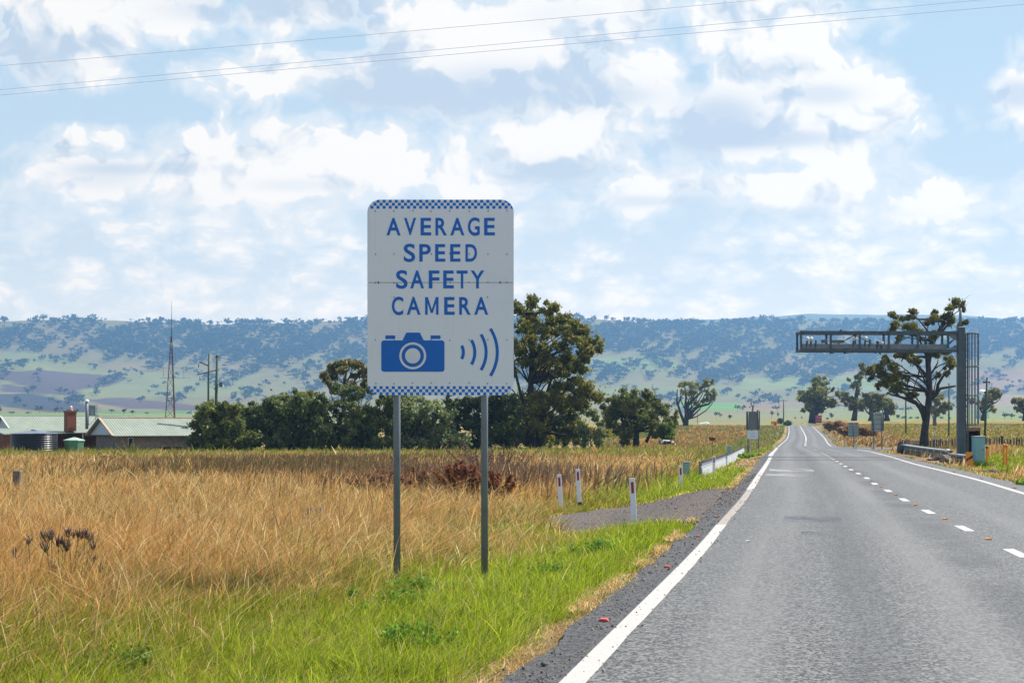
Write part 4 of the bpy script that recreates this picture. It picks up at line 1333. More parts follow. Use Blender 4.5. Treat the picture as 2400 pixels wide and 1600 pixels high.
MB().box((0, .05, z0 / 2 - .1 + .2), (.06, .06, z0 + .5)).build('stake', M['steel'], hb)
# spoil, broken rock and a clod by the rail
def rock(name, loc, r, lab, mat, seed, sc3=(1, .8, .6)):
    rg = np.random.default_rng(seed)
    import bmesh
    bm = bmesh.new()
    bmesh.ops.create_icosphere(bm, subdivisions=3, radius=r)
    ph = rg.uniform(0, 6, 4)
    for v in bm.verts:
        k = 1 + .22 * math.sin(v.co.x / r * 3 + ph[0]) * math.cos(v.co.y / r * 3.3 + ph[1]) + .12 * math.sin(v.co.z / r * 6 + ph[2] + v.co.x / r * 5)
        v.co = Vector((v.co.x * k * sc3[0], v.co.y * k * sc3[1], v.co.z * k * sc3[2]))
    me = bpy.data.meshes.new(name)
    bm.to_mesh(me); bm.free()
    me.materials.append(mat)
    o = bpy.data.objects.new(name, me)
    COL.objects.link(o)
    o.location = loc
    return tag(o, lab, 'rock')
rock('rock', G(2217, 63.5, .1), .38, 'pale tan rock lying in the soil against the guardrail', M['timber'], 4, (.8, .8, .8))
rock('rock', G(2200, 65, .05), .42, 'flat dark rock left of the pale rock by the guardrail', M['dark_timber'], 5, (1.3, .8, .45))
rock('clod', G(2321, 47, .02), .25, 'dark clod of earth lying on the dry verge below the orange bollards', M['dark_timber'], 6, (1.4, .8, .5))
sp = []
rg = np.random.default_rng(9)
for i in range(9):
    px = 2165 + i * 12 + rg.uniform(-4, 4)
    rock_o = None
ys_ = np.linspace(62.3, 71, 22)
V = []
for y in ys_:
    for k_ in np.linspace(0, 1, 9):
        x = float(XR(y)) + .75 + 2.4 * k_
        e = math.sin(k_ * math.pi) * math.sin((y - 62.3) / 8.7 * math.pi)
        V.append((x, y, float(gz(x, y)) - .03 + e * (.14 + .11 * wob(x * 2, y * 2, 1))))
o = np_mesh('soil_patch', V, [grid_faces(22, 9)], M['soil'], smooth=True)
tag(o, kind='structure')

# ------------------------------------------------------------------ farmhouse, tanks, mast and poles on the left
def house_frame(px, Y, ang):
    o = empty('farmhouse', G(px, Y))
    o.rotation_euler = (0, 0, R(ang))
    return o
rmat, t, b = new_mat('roof_green')
c = t.co()
st = t.m('SINE', t.m('MULTIPLY', t.sep(c)[0], 2 * math.pi / .30))
ru = t.ss(t.noise(t.vm('MULTIPLY', c, (1.1, .15, .15)), 1.2, 4, .6), .60, .74)
k = t.mix(t.ss(t.noise(c, .8, 4, .6), .3, .7), (.20, .235, .185, 1), (.255, .29, .23, 1))
k = t.mix(t.m('MULTIPLY', ru, .75), k, (.31, .22, .14, 1))
t.put(b.inputs['Base Color'], k)
b.inputs['Roughness'].default_value = .6
t.put(b.inputs['Normal'], t.bump(st, .5, .03))
M['roof'] = rmat
M['roof_rust'] = plain('rusty_barge', (.50, .33, .20), .8, 0, .25, 5, (.34, .46, .36))
HYb, ANG = 142.0, 40.0
pm_ = HYb / F                        # metres per photo pixel
hb_ = house_frame(240, HYb, ANG)
tag(hb_, 'low farmhouse wing with pale green iron roof and pale gable in front of the hedge', 'farmhouse')
ap, ev = CH + (HR - 979) * pm_ - hb_.location.z, CH + (HR - 1016.5) * pm_ - hb_.location.z
Wb = 6.4; Lb = 12.2
mb = MB()
ov = .35
for s1 in (-1, 1):
    a = [(-ov, 0, ap), (Lb, 0, ap), (Lb, s1 * (Wb / 2 + .45), ev - .18), (-ov, s1 * (Wb / 2 + .45), ev - .18)]
    th = [(x, y, z - .07) for x, y, z in a]
    mb.add(a + th, [(0, 1, 2, 3) if s1 < 0 else (3, 2, 1, 0), (7, 6, 5, 4) if s1 < 0 else (4, 5, 6, 7), (0, 3, 7, 4), (1, 5, 6, 2), (2, 6, 7, 3)])
rf = mb.build('roof', M['roof'], hb_)
mb = MB()
for s1 in (-1, 1):
    mb.bar((-ov - .03, 0, ap + .01), (-ov - .03, s1 * (Wb / 2 + .47), ev - .17), .22, .10)
    mb.bar((Lb * .985, 0, ap + .02), (Lb * .985, s1 * (Wb / 2 + .45), ev - .14), .30, .08)
mb.bar((-ov, 0, ap + .03), (Lb, 0, ap + .03), .16, .08)
mb.build('barge_and_ridge', M['roof_rust'], rf)
MB().add([(-.02, -Wb / 2, ev - .1), (-.02, Wb / 2, ev - .1), (-.02, 0, ap - .1), (.08, -Wb / 2, ev - .1), (.08, Wb / 2, ev - .1), (.08, 0, ap - .1)], [(0, 2, 1), (3, 4, 5), (0, 1, 4, 3), (1, 2, 5, 4), (2, 0, 3, 5)]).build('gable', M['gable'], hb_)
mb = MB()
mb.box((Lb / 2 + .2, 0, (ev - .12) / 2 - .2), (Lb - .6, Wb - .4, ev + .28))
mb.build('wall', M['shade_wall'], hb_)
f = MB().box((1.9, -Wb / 2 + .16, ev - 1.05), (.6, .06, 1.3), bev=.01).build('window', M['gable'], hb_)
MB().box((0, -.035, 0), (.42, .03, 1.1)).build('pane', M['glass_dark'], f, loc=(1.9, -Wb / 2 + .16, ev - 1.05))
MB().box((6.5, -Wb / 2 + .17, ev - 1.9), (2.6, .05, .9), bev=.01).build('window', M['glass_dark'], hb_)
# second wing behind and left, its lean-to, chimney and cooler
ha = house_frame(8, 152, ANG)
tag(ha, 'long farmhouse wing at the left edge with pale green roof, brick chimney and flue', 'farmhouse')
pa = 152 / F
ap2, ev2 = CH + (HR - 974) * pa - ha.location.z, CH + (HR - 1003.5) * pa - ha.location.z
Wa, La = 5.6, 15.5
mb = MB()
for s1 in (-1, 1):
    a = [(-ov, 0, ap2), (La, 0, ap2), (La, s1 * (Wa / 2 + .2), ev2), (-ov, s1 * (Wa / 2 + .2), ev2)]
    th = [(x, y, z - .07) for x, y, z in a]
    mb.add(a + th, [(0, 1, 2, 3) if s1 < 0 else (3, 2, 1, 0), (7, 6, 5, 4) if s1 < 0 else (4, 5, 6, 7), (0, 3, 7, 4), (1, 5, 6, 2), (2, 6, 7, 3)])
rf = mb.build('roof', M['roof'], ha)
mb = MB()
mb.bar((-ov, 0, ap2 + .03), (La, 0, ap2 + .03), .16, .08)
for s1 in (-1, 1): mb.bar((-ov - .03, 0, ap2 + .01), (-ov - .03, s1 * (Wa / 2 + .22), ev2 + .01), .16, .08)
mb.build('barge_and_ridge', plain('pale_barge', (.45, .52, .45), .6, 0, .1), rf)
MB().add([(-.02, -Wa / 2, ev2), (-.02, Wa / 2, ev2), (-.02, 0, ap2 - .1), (.08, -Wa / 2, ev2), (.08, Wa / 2, ev2), (.08, 0, ap2 - .1)], [(0, 2, 1), (3, 4, 5), (0, 1, 4, 3), (1, 2, 5, 4), (2, 0, 3, 5)]).build('gable', M['gable'], ha)
mb = MB()
e0 = -Wa / 2 - .1
a = [(-2.5, e0, ev2 - .02), (La, e0, ev2 + .35), (La, e0 - 4.6, ev2 - .30), (-2.5, e0 - 4.6, ev2 - .62)]
mb.add(a + [(x, y, z - .09) for x, y, z in a], [(0, 3, 2, 1)[::-1], (4, 7, 6, 5), (2, 3, 7, 6), (0, 4, 7, 3), (1, 2, 6, 5)])
mb.build('lean_to_roof', M['roof'], ha)
MB().box((La / 2 - .5, -.3, (ev2 - .1) / 2 - .1), (La - 1.5, Wa - .6, ev2 + .1)).build('wall', M['brick'], ha)
mb = MB()
for xx in (-1.0, 3.2, 6.6, 9.8): mb.bar((xx, e0 - 4.3, -.3), (xx, e0 - 4.3, ev2 - .62 + (xx + 2.5) * .0164), .12)
mb.build('verandah_posts', M['gable'], ha)
MB().box((10.7, e0 - 3.2, (ev2 - .7) / 2 - .1), (1.4, 1.5, ev2 - .5)).build('brick_pier', M['brick'], ha)
MB().box((-1.9, e0 - 4.0, (ev2 - .9) / 2), (1.1, .5, ev2 - .7)).build('brick_pier', M['brick'], ha)
MB().box((-.3, e0 - 3.9, (ev2 - .9) / 2 - .05), (.95, .1, ev2 - .9), bev=.01).build('screen_door', M['gable'], ha)
def hl(px, row, dy): # point at a depth behind the lean-to in house coordinates
    w_ = Vector(P(px, row, 147 + dy)) - ha.location
    return Matrix.Rotation(-R(ANG), 3, 'Z') @ w_
c0 = hl(164.5, 998, 3.0)
ch_top = hl(164.5, 964, 3.0).z
ch = MB().box((0, 0, (ch_top - c0.z) / 2 - .3), (1.06, 1.0, ch_top - c0.z + .6)).build('chimney', M['brick'], ha, loc=c0)
MB().box((0, 0, ch_top - c0.z), (1.22, 1.16, .14)).build('cap', M['brick'], ch)
MB().lathe([(.30, 0), (.22, .14), (.16, .32)], (.1, 0, ch_top - c0.z + .05), 12).build('pot', plain('terracotta', (.42, .20, .11), .8), ch)
MB().lathe([(.02, -.13), (.12, -.1), (.15, 0), (.12, .1), (.02, .14)], (.1, 0, ch_top - c0.z + .5), 12).build('cowl', M['white'], ch)
c0 = hl(203.5, 999, 2.6)
tz_ = hl(203.5, 942, 2.6).z - c0.z
fl = MB().tube([(0, 0, -.3), (0, 0, tz_)], .17, 12).build('flue', M['steel'], ha, loc=c0)
MB().lathe([(.02, .32), (.16, .28), (.26, .12), (.27, .05), (.1, 0)][::-1], (0, 0, tz_), 14).build('cowl', M['white'], fl)
c0 = hl(216, 973, 3.4)
bx = MB().box((0, 0, .60), (.62, .6, 1.15), bev=.05).build('cooler_box', M['steel'], ha, loc=c0)
mb = MB()
for xx in (-.55, .55):
    mb.bar((xx, -.3, -1.2), (xx, -.3, 0), .05); mb.bar((xx, .3, -1.0), (xx, .3, 0), .05)
mb.bar((-.7, -.3, 0), (.7, -.3, 0), .06); mb.bar((-.7, .3, 0), (.7, .3, 0), .06)
mb.bar((-.55, -.3, -1.2), (.55, -.3, -.05), .04)
mb.bar((-.4, -.35, .05), (-.4, -.35, 1.2), .05); mb.bar((.42, -.35, .05), (.42, -.35, 1.2), .05); mb.bar((-.4, -.35, 1.2), (.42, -.35, 1.2), .05)
mb.build('stand', M['steel'], bx)
# round dark tank and small green tank
o = empty('water_tank', G(80, 136))
tag(o, 'large dark ribbed water tank in front of the farmhouse verandah', 'water tank')
rt, ht = 2.34, CH - (1016 - HR) * 136 / F - o.location.z
prof = [(rt - .04, -.1)]
for i in range(10):
    z0 = ht * i / 10
    prof += [(rt - .05, z0 + .01), (rt, z0 + ht * .025), (rt, z0 + ht * .06), (rt - .05, z0 + ht * .09)]
prof += [(rt - .02, ht)]
MB().lathe(prof, n=48, smooth=False).build('shell', M['tank_dark'], o)
rf = MB()
n = 24
vs = [(0, 0, ht + .36)] + [(rt * 1.02 * math.cos(2 * math.pi * i / n), rt * 1.02 * math.sin(2 * math.pi * i / n), ht + (.02 if i % 2 else .06)) for i in range(n)]
rf.add(vs, [(0, 1 + i, 1 + (i + 1) % n) for i in range(n)])
rf.lathe([(.3, .30), (.3, .42), (.05, .46)], (0, 0, ht), 12)
rf.build('lid', plain('tank_lid', (.16, .19, .25), .5, .2, .1), o)
o = empty('water_tank', G(174, 137))
tag(o, 'small green tapered tank with a pale lid between the dark tank and brick pier', 'water tank')
ht = CH - (1032 - HR) * 137 / F - o.location.z
MB().lathe([(.72, -.1), (1.08, ht)], n=7, smooth=False).build('shell', M['tank_green'], o)
MB().lathe([(1.14, ht - .02), (1.12, ht + .06), (.5, ht + .24), (.12, ht + .34)], n=7, smooth=False).build('lid', plain('tank_lid_green', (.36, .52, .38), .6, 0, .08), o)
# lattice mast
MYY = 172.0
o = empty('radio_mast', G(402, MYY))
tag(o, 'slim rusty lattice radio mast with whip antenna behind the farmhouse roof', 'radio mast')
s_ = MYY / F
zz = lambda r_: CH - (r_ - HR) * s_ - o.location.z
legs = []
mb = MB()
top_z, bot_z = zz(788), 0.0
hw = lambda z_: np.interp(z_, [0, zz(968), top_z], [1.05, .74, .06])
ang = [R(200), R(320), R(80)]
L = 11
zs = np.linspace(bot_z, top_z, L + 1)
pt = lambda k, z_: Vector((hw(z_) * math.cos(ang[k]), hw(z_) * math.sin(ang[k]), z_))
for k in range(3): mb.tube([pt(k, z_) for z_ in zs], .055, 6)
for i in range(L):
    for k in range(3):
        mb.bar(pt(k, zs[i]), pt((k + 1) % 3, zs[i + 1]), .035)
        if i % 2 == 1: mb.bar(pt(k, zs[i]), pt((k + 1) % 3, zs[i]), .05)
mb.build('lattice', M['rust'], o)
MB().tube([(0, 0, top_z - .3), (.0, 0, zz(760)), (.02, 0, zz(706))], [.06, .045, .02], 6).build('whip', M['dark_steel'], o)
mb = MB()
for r_, x0, x1 in ((862, 375, 430), (886, 376, 446)): mb.tube([((x0 - 402) * s_, -.3, zz(r_)), ((x1 - 402) * s_, -.3, zz(r_))], .018, 5)
for px, r0_, r1_ in ((384, 862, 886), (432, 863, 886), (446, 884, 888)): mb.tube([((px - 402) * s_, -.3, zz(r0_)), ((px - 402) * s_, -.3, zz(r1_))], .018, 5)
mb.build('aerial', M['dark_steel'], o)
# two green power poles
o = empty('power_pole', G(488, 150))
tag(o, 'thin green power pole with slanting crossarms left of the thicker pole', 'power pole')
s_ = 150 / F
zz = lambda r_: CH - (r_ - HR) * s_ - o.location.z
MB().tube([(0, 0, -.3), (.02, 0, zz(900)), (.08, 0, zz(829))], [.13, .11, .09], 8).build('pole', M['green_pole'], o)
mb = MB()
mb.bar(((471 - 488) * s_, -.7, zz(849)), (0, .1, zz(857)), .10)
mb.bar(((471 - 488) * s_, -1.6, zz(878.5)), ((507 - 488) * s_, 1.2, zz(865)), .12)
mb.build('crossarm', M['dark_timber'], o)
for px, r0_, r1_ in ((469, 853, 862), (472, 881, 892)): MB().tube([((px - 488) * s_, -.7, zz(r0_)), ((px - 488) * s_, -.7, zz(r1_))], .045, 6).build('insulator', M['dark_steel'], o)
o = empty('power_pole', G(507, 148))
tag(o, 'thick green power pole carrying a transformer beside the hedge', 'power pole')
s_ = 148 / F
zz = lambda r_: CH - (r_ - HR) * s_ - o.location.z
MB().tube([(-.12, 0, -.3), (-.02, 0, zz(940)), (.1, 0, zz(833))], [.19, .17, .14], 10).build('pole', M['green_pole'], o)
MB().tube([(.1, 0, zz(836)), (.1, 0, zz(831))], .17, 10).build('pole_cap', M['timber'], o)
MB().box(((518 - 507) * s_, 0, zz(901)), (.34, .4, .5), bev=.03).build('transformer', M['dark_steel'], o)
mb = MB()
mb.bar((0, 0, zz(900)), ((518 - 507) * s_, 0, zz(901)), .08)
mb.bar(((502 - 507) * s_, -.1, zz(912)), (0, 0, zz(908)), .14)
mb.bar(((501 - 507) * s_, -.2, zz(836)), (.1, 0, zz(838)), .07)
mb.bar((.1, .0, zz(838)), ((533 - 507) * s_, 1.0, zz(840)), .05)
mb.build('bracket', M['dark_steel'], o)
for px, r_ in ((522, 890), (523, 905), (503, 855), (501, 859)): MB().box(((px - 507) * s_, -.1, zz(r_)), (.13, .13, .32), bev=.03).build('insulator', M['white'], o)
# poles in the distance
def simple_pole(px, r0_, Y, w, lab, arm=0, tilt=0, mat='green_pole'):
    o = empty('power_pole', G(px, Y))
    s_ = Y / F
    z1 = CH - (r0_ - HR) * s_ - o.location.z
    MB().tube([(0, 0, -.5), (tilt * s_, 0, z1)], [w, w * .75], 8).build('pole', M[mat], o)
    if arm:
        m_ = MB(); m_.bar((tilt * s_ - arm, 0, z1 - .45), (tilt * s_ + arm, .3, z1 - .45), .14)
        m_.build('crossarm', M['dark_timber'], o)
    return tag(o, lab, 'power pole')
simple_pole(1836.5, 936, 520, .26, 'distant power pole with a crossarm left of the gum at the crest', 1.6)
simple_pole(1634.5, 965, 560, .13, 'thin distant pole right of the sparse gum on the left paddock', 0)
simple_pole(2123, 893, 215, .14, 'thin green pole left of the big gum trunk', 0)
simple_pole(2223.5, 898, 190, .13, 'thin green pole between the big gum trunk and the gantry column', .0, 1)
simple_pole(2306.5, 884, 120, .12, 'dark green pole with a short crossarm above the turquoise cabinet', .35, 7)
# three wires across the sky
def wire(name, lab, pts, Yl, Yr):
    xs = np.linspace(-500, 2900, 60)
    p = np.polyfit([a for a, _ in pts], [b_ for _, b_ in pts], 2)
    V = []
    for px in xs:
        Y = Yl + (Yr - Yl) * (px + 500) / 3400
        V.append(P(px, float(np.polyval(p, px)), Y))
    o = MB().tube(V, .0062, 6).build(name, M['wire'])
    tag(o, lab, 'power line', 'power lines across the sky')
wire('overhead_wire', 'uppermost power line slanting across the sky, set apart from the lower pair', [(0, 154), (612, 104.6), (1200, 51), (1787, 0)], 43, 32)
wire('overhead_wire', 'middle power line across the sky, upper one of the close pair', [(0, 209), (612, 157), (1200, 104), (1812, 38), (2338, 0)], 42.5, 31.5)
wire('overhead_wire', 'lowest power line across the sky, lower one of the close pair', [(0, 222.5), (612, 168), (1200, 119.4), (1812, 56), (2400, 13)], 42, 31)

# ------------------------------------------------------------------ fence on the right paddock
fn_a, fn_b = Vector((WX(2108, 156), 156, 0)), Vector((WX(2450, 106), 106, 0))
o = empty('paddock_fence', GX(fn_a.x, fn_a.y))
tag(o, 'long fence of close weathered posts across the right hand paddock', 'fence')
rg = np.random.default_rng(21)
NP = 64
tops = []
for i in range(NP):
    f_ = (i + rg.uniform(-.2, .2)) / (NP - 1)
    p_ = fn_a.lerp(fn_b, f_)
    g_ = GX(p_.x, p_.y) - o.location
    h_ = rg.uniform(.85, 1.12)
    big = i % 9 == 4
    m_ = MB().bar(g_ - Vector((0, 0, .2)), g_ + Vector((rg.uniform(-.06, .06), 0, h_ * (1.15 if big else 1))), .16 if big else .10)
    m_.build('fence_post', M['timber'] if rg.random() < .6 else M['dark_timber'], o)
    tops.append(g_ + Vector((0, 0, 0)))
mb = MB()
for hh in (.35, .65, .92):
    mb.tube([p_ + Vector((0, -.06, hh)) for p_ in tops[::3]], .012, 4)
mb.build('wire', M['steel'], o)
o = MB().tube([(0, 0, -.2), (.25, 0, .4), (.55, 0, .85)], [.2, .18, .17], 8).build('leaning_stump', M['dark_timber'], None, loc=G(2100, 128))
tag(o, 'dark stump leaning right at the near end of the paddock fence', 'stump')
o = MB().tube([(0, 0, -.1), (0, 0, 1.7)], .035, 6).build('steel_stake', M['steel'], None, loc=G(2191.5, 96))
tag(o, 'thin grey steel stake standing behind the guardrail', 'stake')
# old post stubs in the left grass
o = MB().box((0, 0, .5), (.26, .22, 1.35), bev=.03).build('fence_stub', M['timber'], None, loc=G(41, 43, -.3))
tag(o, 'weathered square post stub in the dry grass at the left edge', 'post')
o = MB().box((0, 0, .3), (.16, .16, 1.0), bev=.02).build('fence_stub', M['dark_timber'], None, loc=G(918, 75))
tag(o, 'dark post stub in the dry grass beside the left sign post', 'post')
# far farm buildings
o = empty('shed', P(1652, 996.5, 540))
tag(o, 'long low white roofed shed far out on the left paddock', 'shed')
MB().add([(-3.4, -2, 0), (3.0, -2, 0), (3.0, 2, 0), (-3.4, 2, 0), (-1.8, 0, 1.1), (.4, 0, 1.6), (1.2, 0, 1.35)], [(0, 1, 6, 5, 4), (2, 3, 4, 5, 6), (1, 2, 6), (3, 0, 4)]).build('roof', M['white'], o)
MB().box((-.2, 0, -1.2), (6, 3.6, 2.4)).build('wall', M['sheet_white'], o)
o = empty('silo', P(2302, 940, 900))
tag(o, 'white domed silo beyond the small gum right of the gantry', 'silo')
MB().lathe([(4.6, -14), (4.6, 4.0), (4.0, 6.2), (2.4, 7.6), (.1, 8.2)], n=20).build('drum', M['white'], o)
for px, row, Y, w, lab in ((1606, 957.5, 1900, 18, 'tiny pale farm building on the plain left of the sparse gum'), (446, 970.5, 1500, 7, 'tiny pale farm shed on the plain beyond the farmhouse roof')):
    o = empty('farm_shed', P(px, row, Y))
    MB().box((0, 0, -2), (w, 6, 7)).build('wall', M['sheet_white'], o)
    MB().prism([(-w / 2 - .4, 1.4), (w / 2 + .4, 1.4), (0, 3.6)], -3.4, 3.4).build('roof', M['steel'], o)
    tag(o, lab, 'shed')

# ------------------------------------------------------------------ a cow in the long grass
cw = bpy.data.meshes.new('cow')
J = [((0, 0, 1.05), .36), ((.55, 0, 1.05), .38), ((-.55, 0, 1.08), .36), ((-.85, 0, 1.1), .22), ((.9, 0, 1.05), .25), ((1.15, 0, .95), .17), ((1.38, 0, .72), .15), ((1.55, 0, .52), .10),
     ((.6, .22, .62), .12), ((.62, .22, .3), .075), ((.62, .22, .02), .075), ((.6, -.22, .62), .12), ((.66, -.22, .3), .075), ((.66, -.22, .02), .075),
     ((-.6, .22, .66), .15), ((-.72, .22, .38), .08), ((-.66, .22, .02), .075), ((-.6, -.22, .66), .15), ((-.76, -.22, .38), .08), ((-.7, -.22, .02), .075),
     ((-1.0, 0, .9), .04), ((-1.03, 0, .5), .03), ((1.25, .2, .98), .05), ((1.25, -.2, .98), .05)]
E = [(0, 1), (0, 2), (2, 3), (1, 4), (4, 5), (5, 6), (6, 7), (1, 8), (8, 9), (9, 10), (1, 11), (11, 12), (12, 13), (2, 14), (14, 15), (15, 16), (2, 17), (17, 18), (18, 19), (3, 20), (20, 21), (5, 22), (5, 23)]
cw.from_pydata([j[0] for j in J], E, [])
co_ = bpy.data.objects.new('cow_skel', cw)
COL.objects.link(co_)
md = co_.modifiers.new('skin', 'SKIN')
for i, j in enumerate(J):
    cw.skin_vertices[0].data[i].radius = (j[1], j[1])
cw.skin_vertices[0].data[0].use_root = True
co_.modifiers.new('sub', 'SUBSURF').levels = 2
bpy.context.view_layer.update()
body = bpy.data.meshes.new_from_object(co_.evaluated_get(dg()))
bpy.data.objects.remove(co_)
cm, t, b = new_mat('cow_hide')
c = t.co()
k = t.mix(t.ss(t.noise(c, 1.7, 2, .4), .50, .53), (.02, .018, .018, 1), (.72, .68, .62, 1))
k = t.mix(t.ss(t.sep(c)[0], 1.36, 1.42), k, (.75, .55, .50, 1))
t.put(b.inputs['Base Color'], k)
b.inputs['Roughness'].default_value = .8
body.materials.clear()
body.materials.append(cm)
for p_ in body.polygons: p_.use_smooth = True
cow = bpy.data.objects.new('cow', body)
COL.objects.link(cow)
cow.location = G(1560, 165, -.05)
cow.rotation_euler = (0, 0, R(-38))
tag(cow, 'black and white cow grazing in long grass right of the dark bushy tree', 'cow')

# ------------------------------------------------------------------ trees near and middle distance
def polyscat(poly, n, r0, r1, seed, sq=.85):
    rg = np.random.default_rng(seed)
    xs = [p[0] for p in poly]; ys = [p[1] for p in poly]
    out = []
    while len(out) < n:
        x, y = rg.uniform(min(xs), max(xs)), rg.uniform(min(ys), max(ys))
        if inpoly(np.array([x]), np.array([y]), poly)[0]:
            r_ = rg.uniform(r0, r1)
            out.append((x, y, r_, r_ * sq))
    return out
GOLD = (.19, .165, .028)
cl = [(1215, 724, 20, 15), (1250, 718, 20, 14), (1245, 735, 18, 12), (1288, 728, 18, 15), (1296, 744, 16, 12), (1325, 752, 22, 15), (1346, 768, 20, 16), (1330, 776, 20, 14), (1378, 782, 20, 18), (1396, 802, 13, 18), (1383, 822, 15, 16), (1372, 845, 12, 16), (1218, 768, 20, 12),
      (1262, 772, 20, 14), (1296, 782, 20, 13), (1225, 800, 22, 15), (1262, 812, 18, 14), (1318, 806, 20, 14), (1345, 800, 18, 14), (1225, 840, 22, 20), (1275, 845, 22, 18), (1318, 842, 20, 18), (1342, 850, 15, 18), (1180, 760, 20, 20), (1170, 820, 20, 20)]
cl += polyscat([(1200, 715), (1250, 704), (1300, 728), (1350, 752), (1398, 785), (1402, 830), (1375, 852), (1340, 885), (1200, 885)], 26, 12, 20, 15)
cl += polyscat([(1195, 880), (1330, 860), (1365, 890), (1385, 940), (1408, 1000), (1400, 1035), (1210, 1040), (1190, 960)], 34, 15, 25, 5)
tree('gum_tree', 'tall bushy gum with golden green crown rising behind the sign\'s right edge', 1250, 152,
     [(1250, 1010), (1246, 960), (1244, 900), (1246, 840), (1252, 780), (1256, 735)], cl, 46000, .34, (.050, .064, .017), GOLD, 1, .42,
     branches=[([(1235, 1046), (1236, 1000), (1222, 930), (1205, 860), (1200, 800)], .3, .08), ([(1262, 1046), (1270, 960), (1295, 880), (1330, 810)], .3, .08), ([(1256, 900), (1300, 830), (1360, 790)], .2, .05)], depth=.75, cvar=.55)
cl = polyscat([(1418, 975), (1440, 925), (1475, 914), (1510, 918), (1540, 916), (1560, 930), (1572, 960), (1578, 985), (1560, 1005), (1520, 1020), (1440, 1030), (1425, 1010)], 36, 12, 21, 8)
cl += [(1578, 985, 10, 12), (1586, 978, 6, 12), (1485, 950, 22, 20), (1500, 1000, 20, 18), (1455, 1010, 20, 16)]
tree('bushy_tree', 'dark bushy spreading tree standing alone between the tall gum and the sparse gum', 1490, 172, [(1492, 1010), (1486, 985), (1490, 950)], cl, 22000, .33, (.042, .060, .018), (.13, .125, .03), 2, .4,
     branches=[([(1470, 1036), (1462, 1000), (1450, 960)], .2, .06), ([(1515, 1036), (1530, 1000), (1545, 960)], .22, .06)], twigs=[([(1540, 930), (1528, 906), (1531, 899)], .05), ([(1520, 918), (1511, 907)], .05), ([(1465, 922), (1471, 902), (1477, 899)], .05)], cvar=.5)
tree('gum_tree', 'sparse gum with bare forked limbs and thin leaf tufts on the left paddock', 1606, 385, [(1608, 985), (1609, 965)],
     [(1600, 898, 12, 6), (1615, 900, 14, 7), (1630, 900, 10, 7), (1602, 921, 8, 6), (1619, 920, 13, 7), (1653, 894, 11, 8), (1651, 905, 10, 6), (1670, 894, 6, 6), (1657, 920, 8, 6), (1674, 919, 8, 8), (1632, 943, 8, 7), (1649, 939, 5, 6), (1670, 931, 7, 6), (1643, 912, 9, 6), (1660, 933, 6, 6)],
     3000, .55, (.07, .085, .03), (.18, .16, .05), 3, .75, depth=.4,
     branches=[([(1608, 1000), (1609.5, 953), (1619, 941), (1649, 915)], .75, .25), ([(1611, 972), (1636, 953), (1661, 947), (1676, 926)], .5, .2), ([(1606, 996), (1593, 962), (1586, 938), (1588, 912)], .5, .15), ([(1606, 958), (1608, 924), (1604, 903)], .4, .15), ([(1590, 945), (1600, 922)], .25, .1), ([(1619, 941), (1633, 915)], .3, .1), ([(1636, 953), (1634, 940)], .2, .1)])
tree('gum_tree', 'round gum at the crest directly left of the red board', 1903, 425, [(1905, 960), (1908, 935), (1915, 905)],
     [(1923, 888, 12, 9), (1934, 898, 9, 6), (1906, 900, 8, 6), (1889, 919, 16, 11), (1910, 918, 20, 12), (1929, 926, 20, 13), (1874, 932, 12, 8), (1895, 937, 18, 9), (1917, 941, 20, 11), (1942, 941, 15, 9), (1951, 913, 7, 5), (1959, 926, 8, 8), (1887, 949, 12, 8), (1904, 956, 14, 9), (1925, 960, 11, 7), (1883, 962, 5, 4), (1950, 952, 8, 6)],
     6500, .8, (.055, .070, .025), (.17, .155, .05), 4, 1.0, branches=[([(1905, 985), (1920, 962), (1938, 945)], .6, .2)], cvar=.5, basez=float(CH + 9.5 / F * 425))
tree('gum_tree', 'slim upright gum between the red board and the pale sign backs', 2001, 410, [(2005, 960), (2007, 927), (2011, 904), (2020, 875)],
     [(2025, 862, 10, 8), (2008, 882, 8, 7), (2003, 899, 9, 7), (2011, 916, 7, 9), (1991, 890, 5, 4), (1986, 930, 14, 8), (1997, 941, 14, 8), (2014, 938, 11, 9), (1977, 941, 8, 7), (2014, 955, 10, 8), (2024, 945, 8, 8), (2020, 872, 7, 6), (1995, 955, 8, 7)],
     4200, .75, (.055, .070, .026), (.17, .155, .05), 5, .8, cvar=.5, basez=float(CH + 11.5 / F * 410))
tree('gum_tree', 'leaning gum half hidden behind the two legged pale sign back', 2041, 385, [(2043, 975), (2048, 950)],
     [(2031, 927, 10, 7), (2053, 930, 15, 8), (2036, 944, 11, 9), (2059, 949, 12, 10), (2048, 963, 9, 10), (2064, 938, 8, 8), (2027, 938, 7, 6)], 3000, .75, (.055, .068, .026), (.16, .145, .05), 6, .8, cvar=.5)
tree('gum_tree', 'gum with drooping crown behind the right side of the two legged sign back', 2079, 388, [(2078, 975), (2074, 950)],
     [(2076, 935, 14, 8), (2087, 947, 9, 10), (2078, 961, 12, 10), (2090, 966, 5, 9), (2066, 950, 8, 9), (2093, 955, 5, 8), (2070, 940, 10, 7)], 2800, .75, (.055, .068, .026), (.17, .155, .05), 7, .8, cvar=.5)
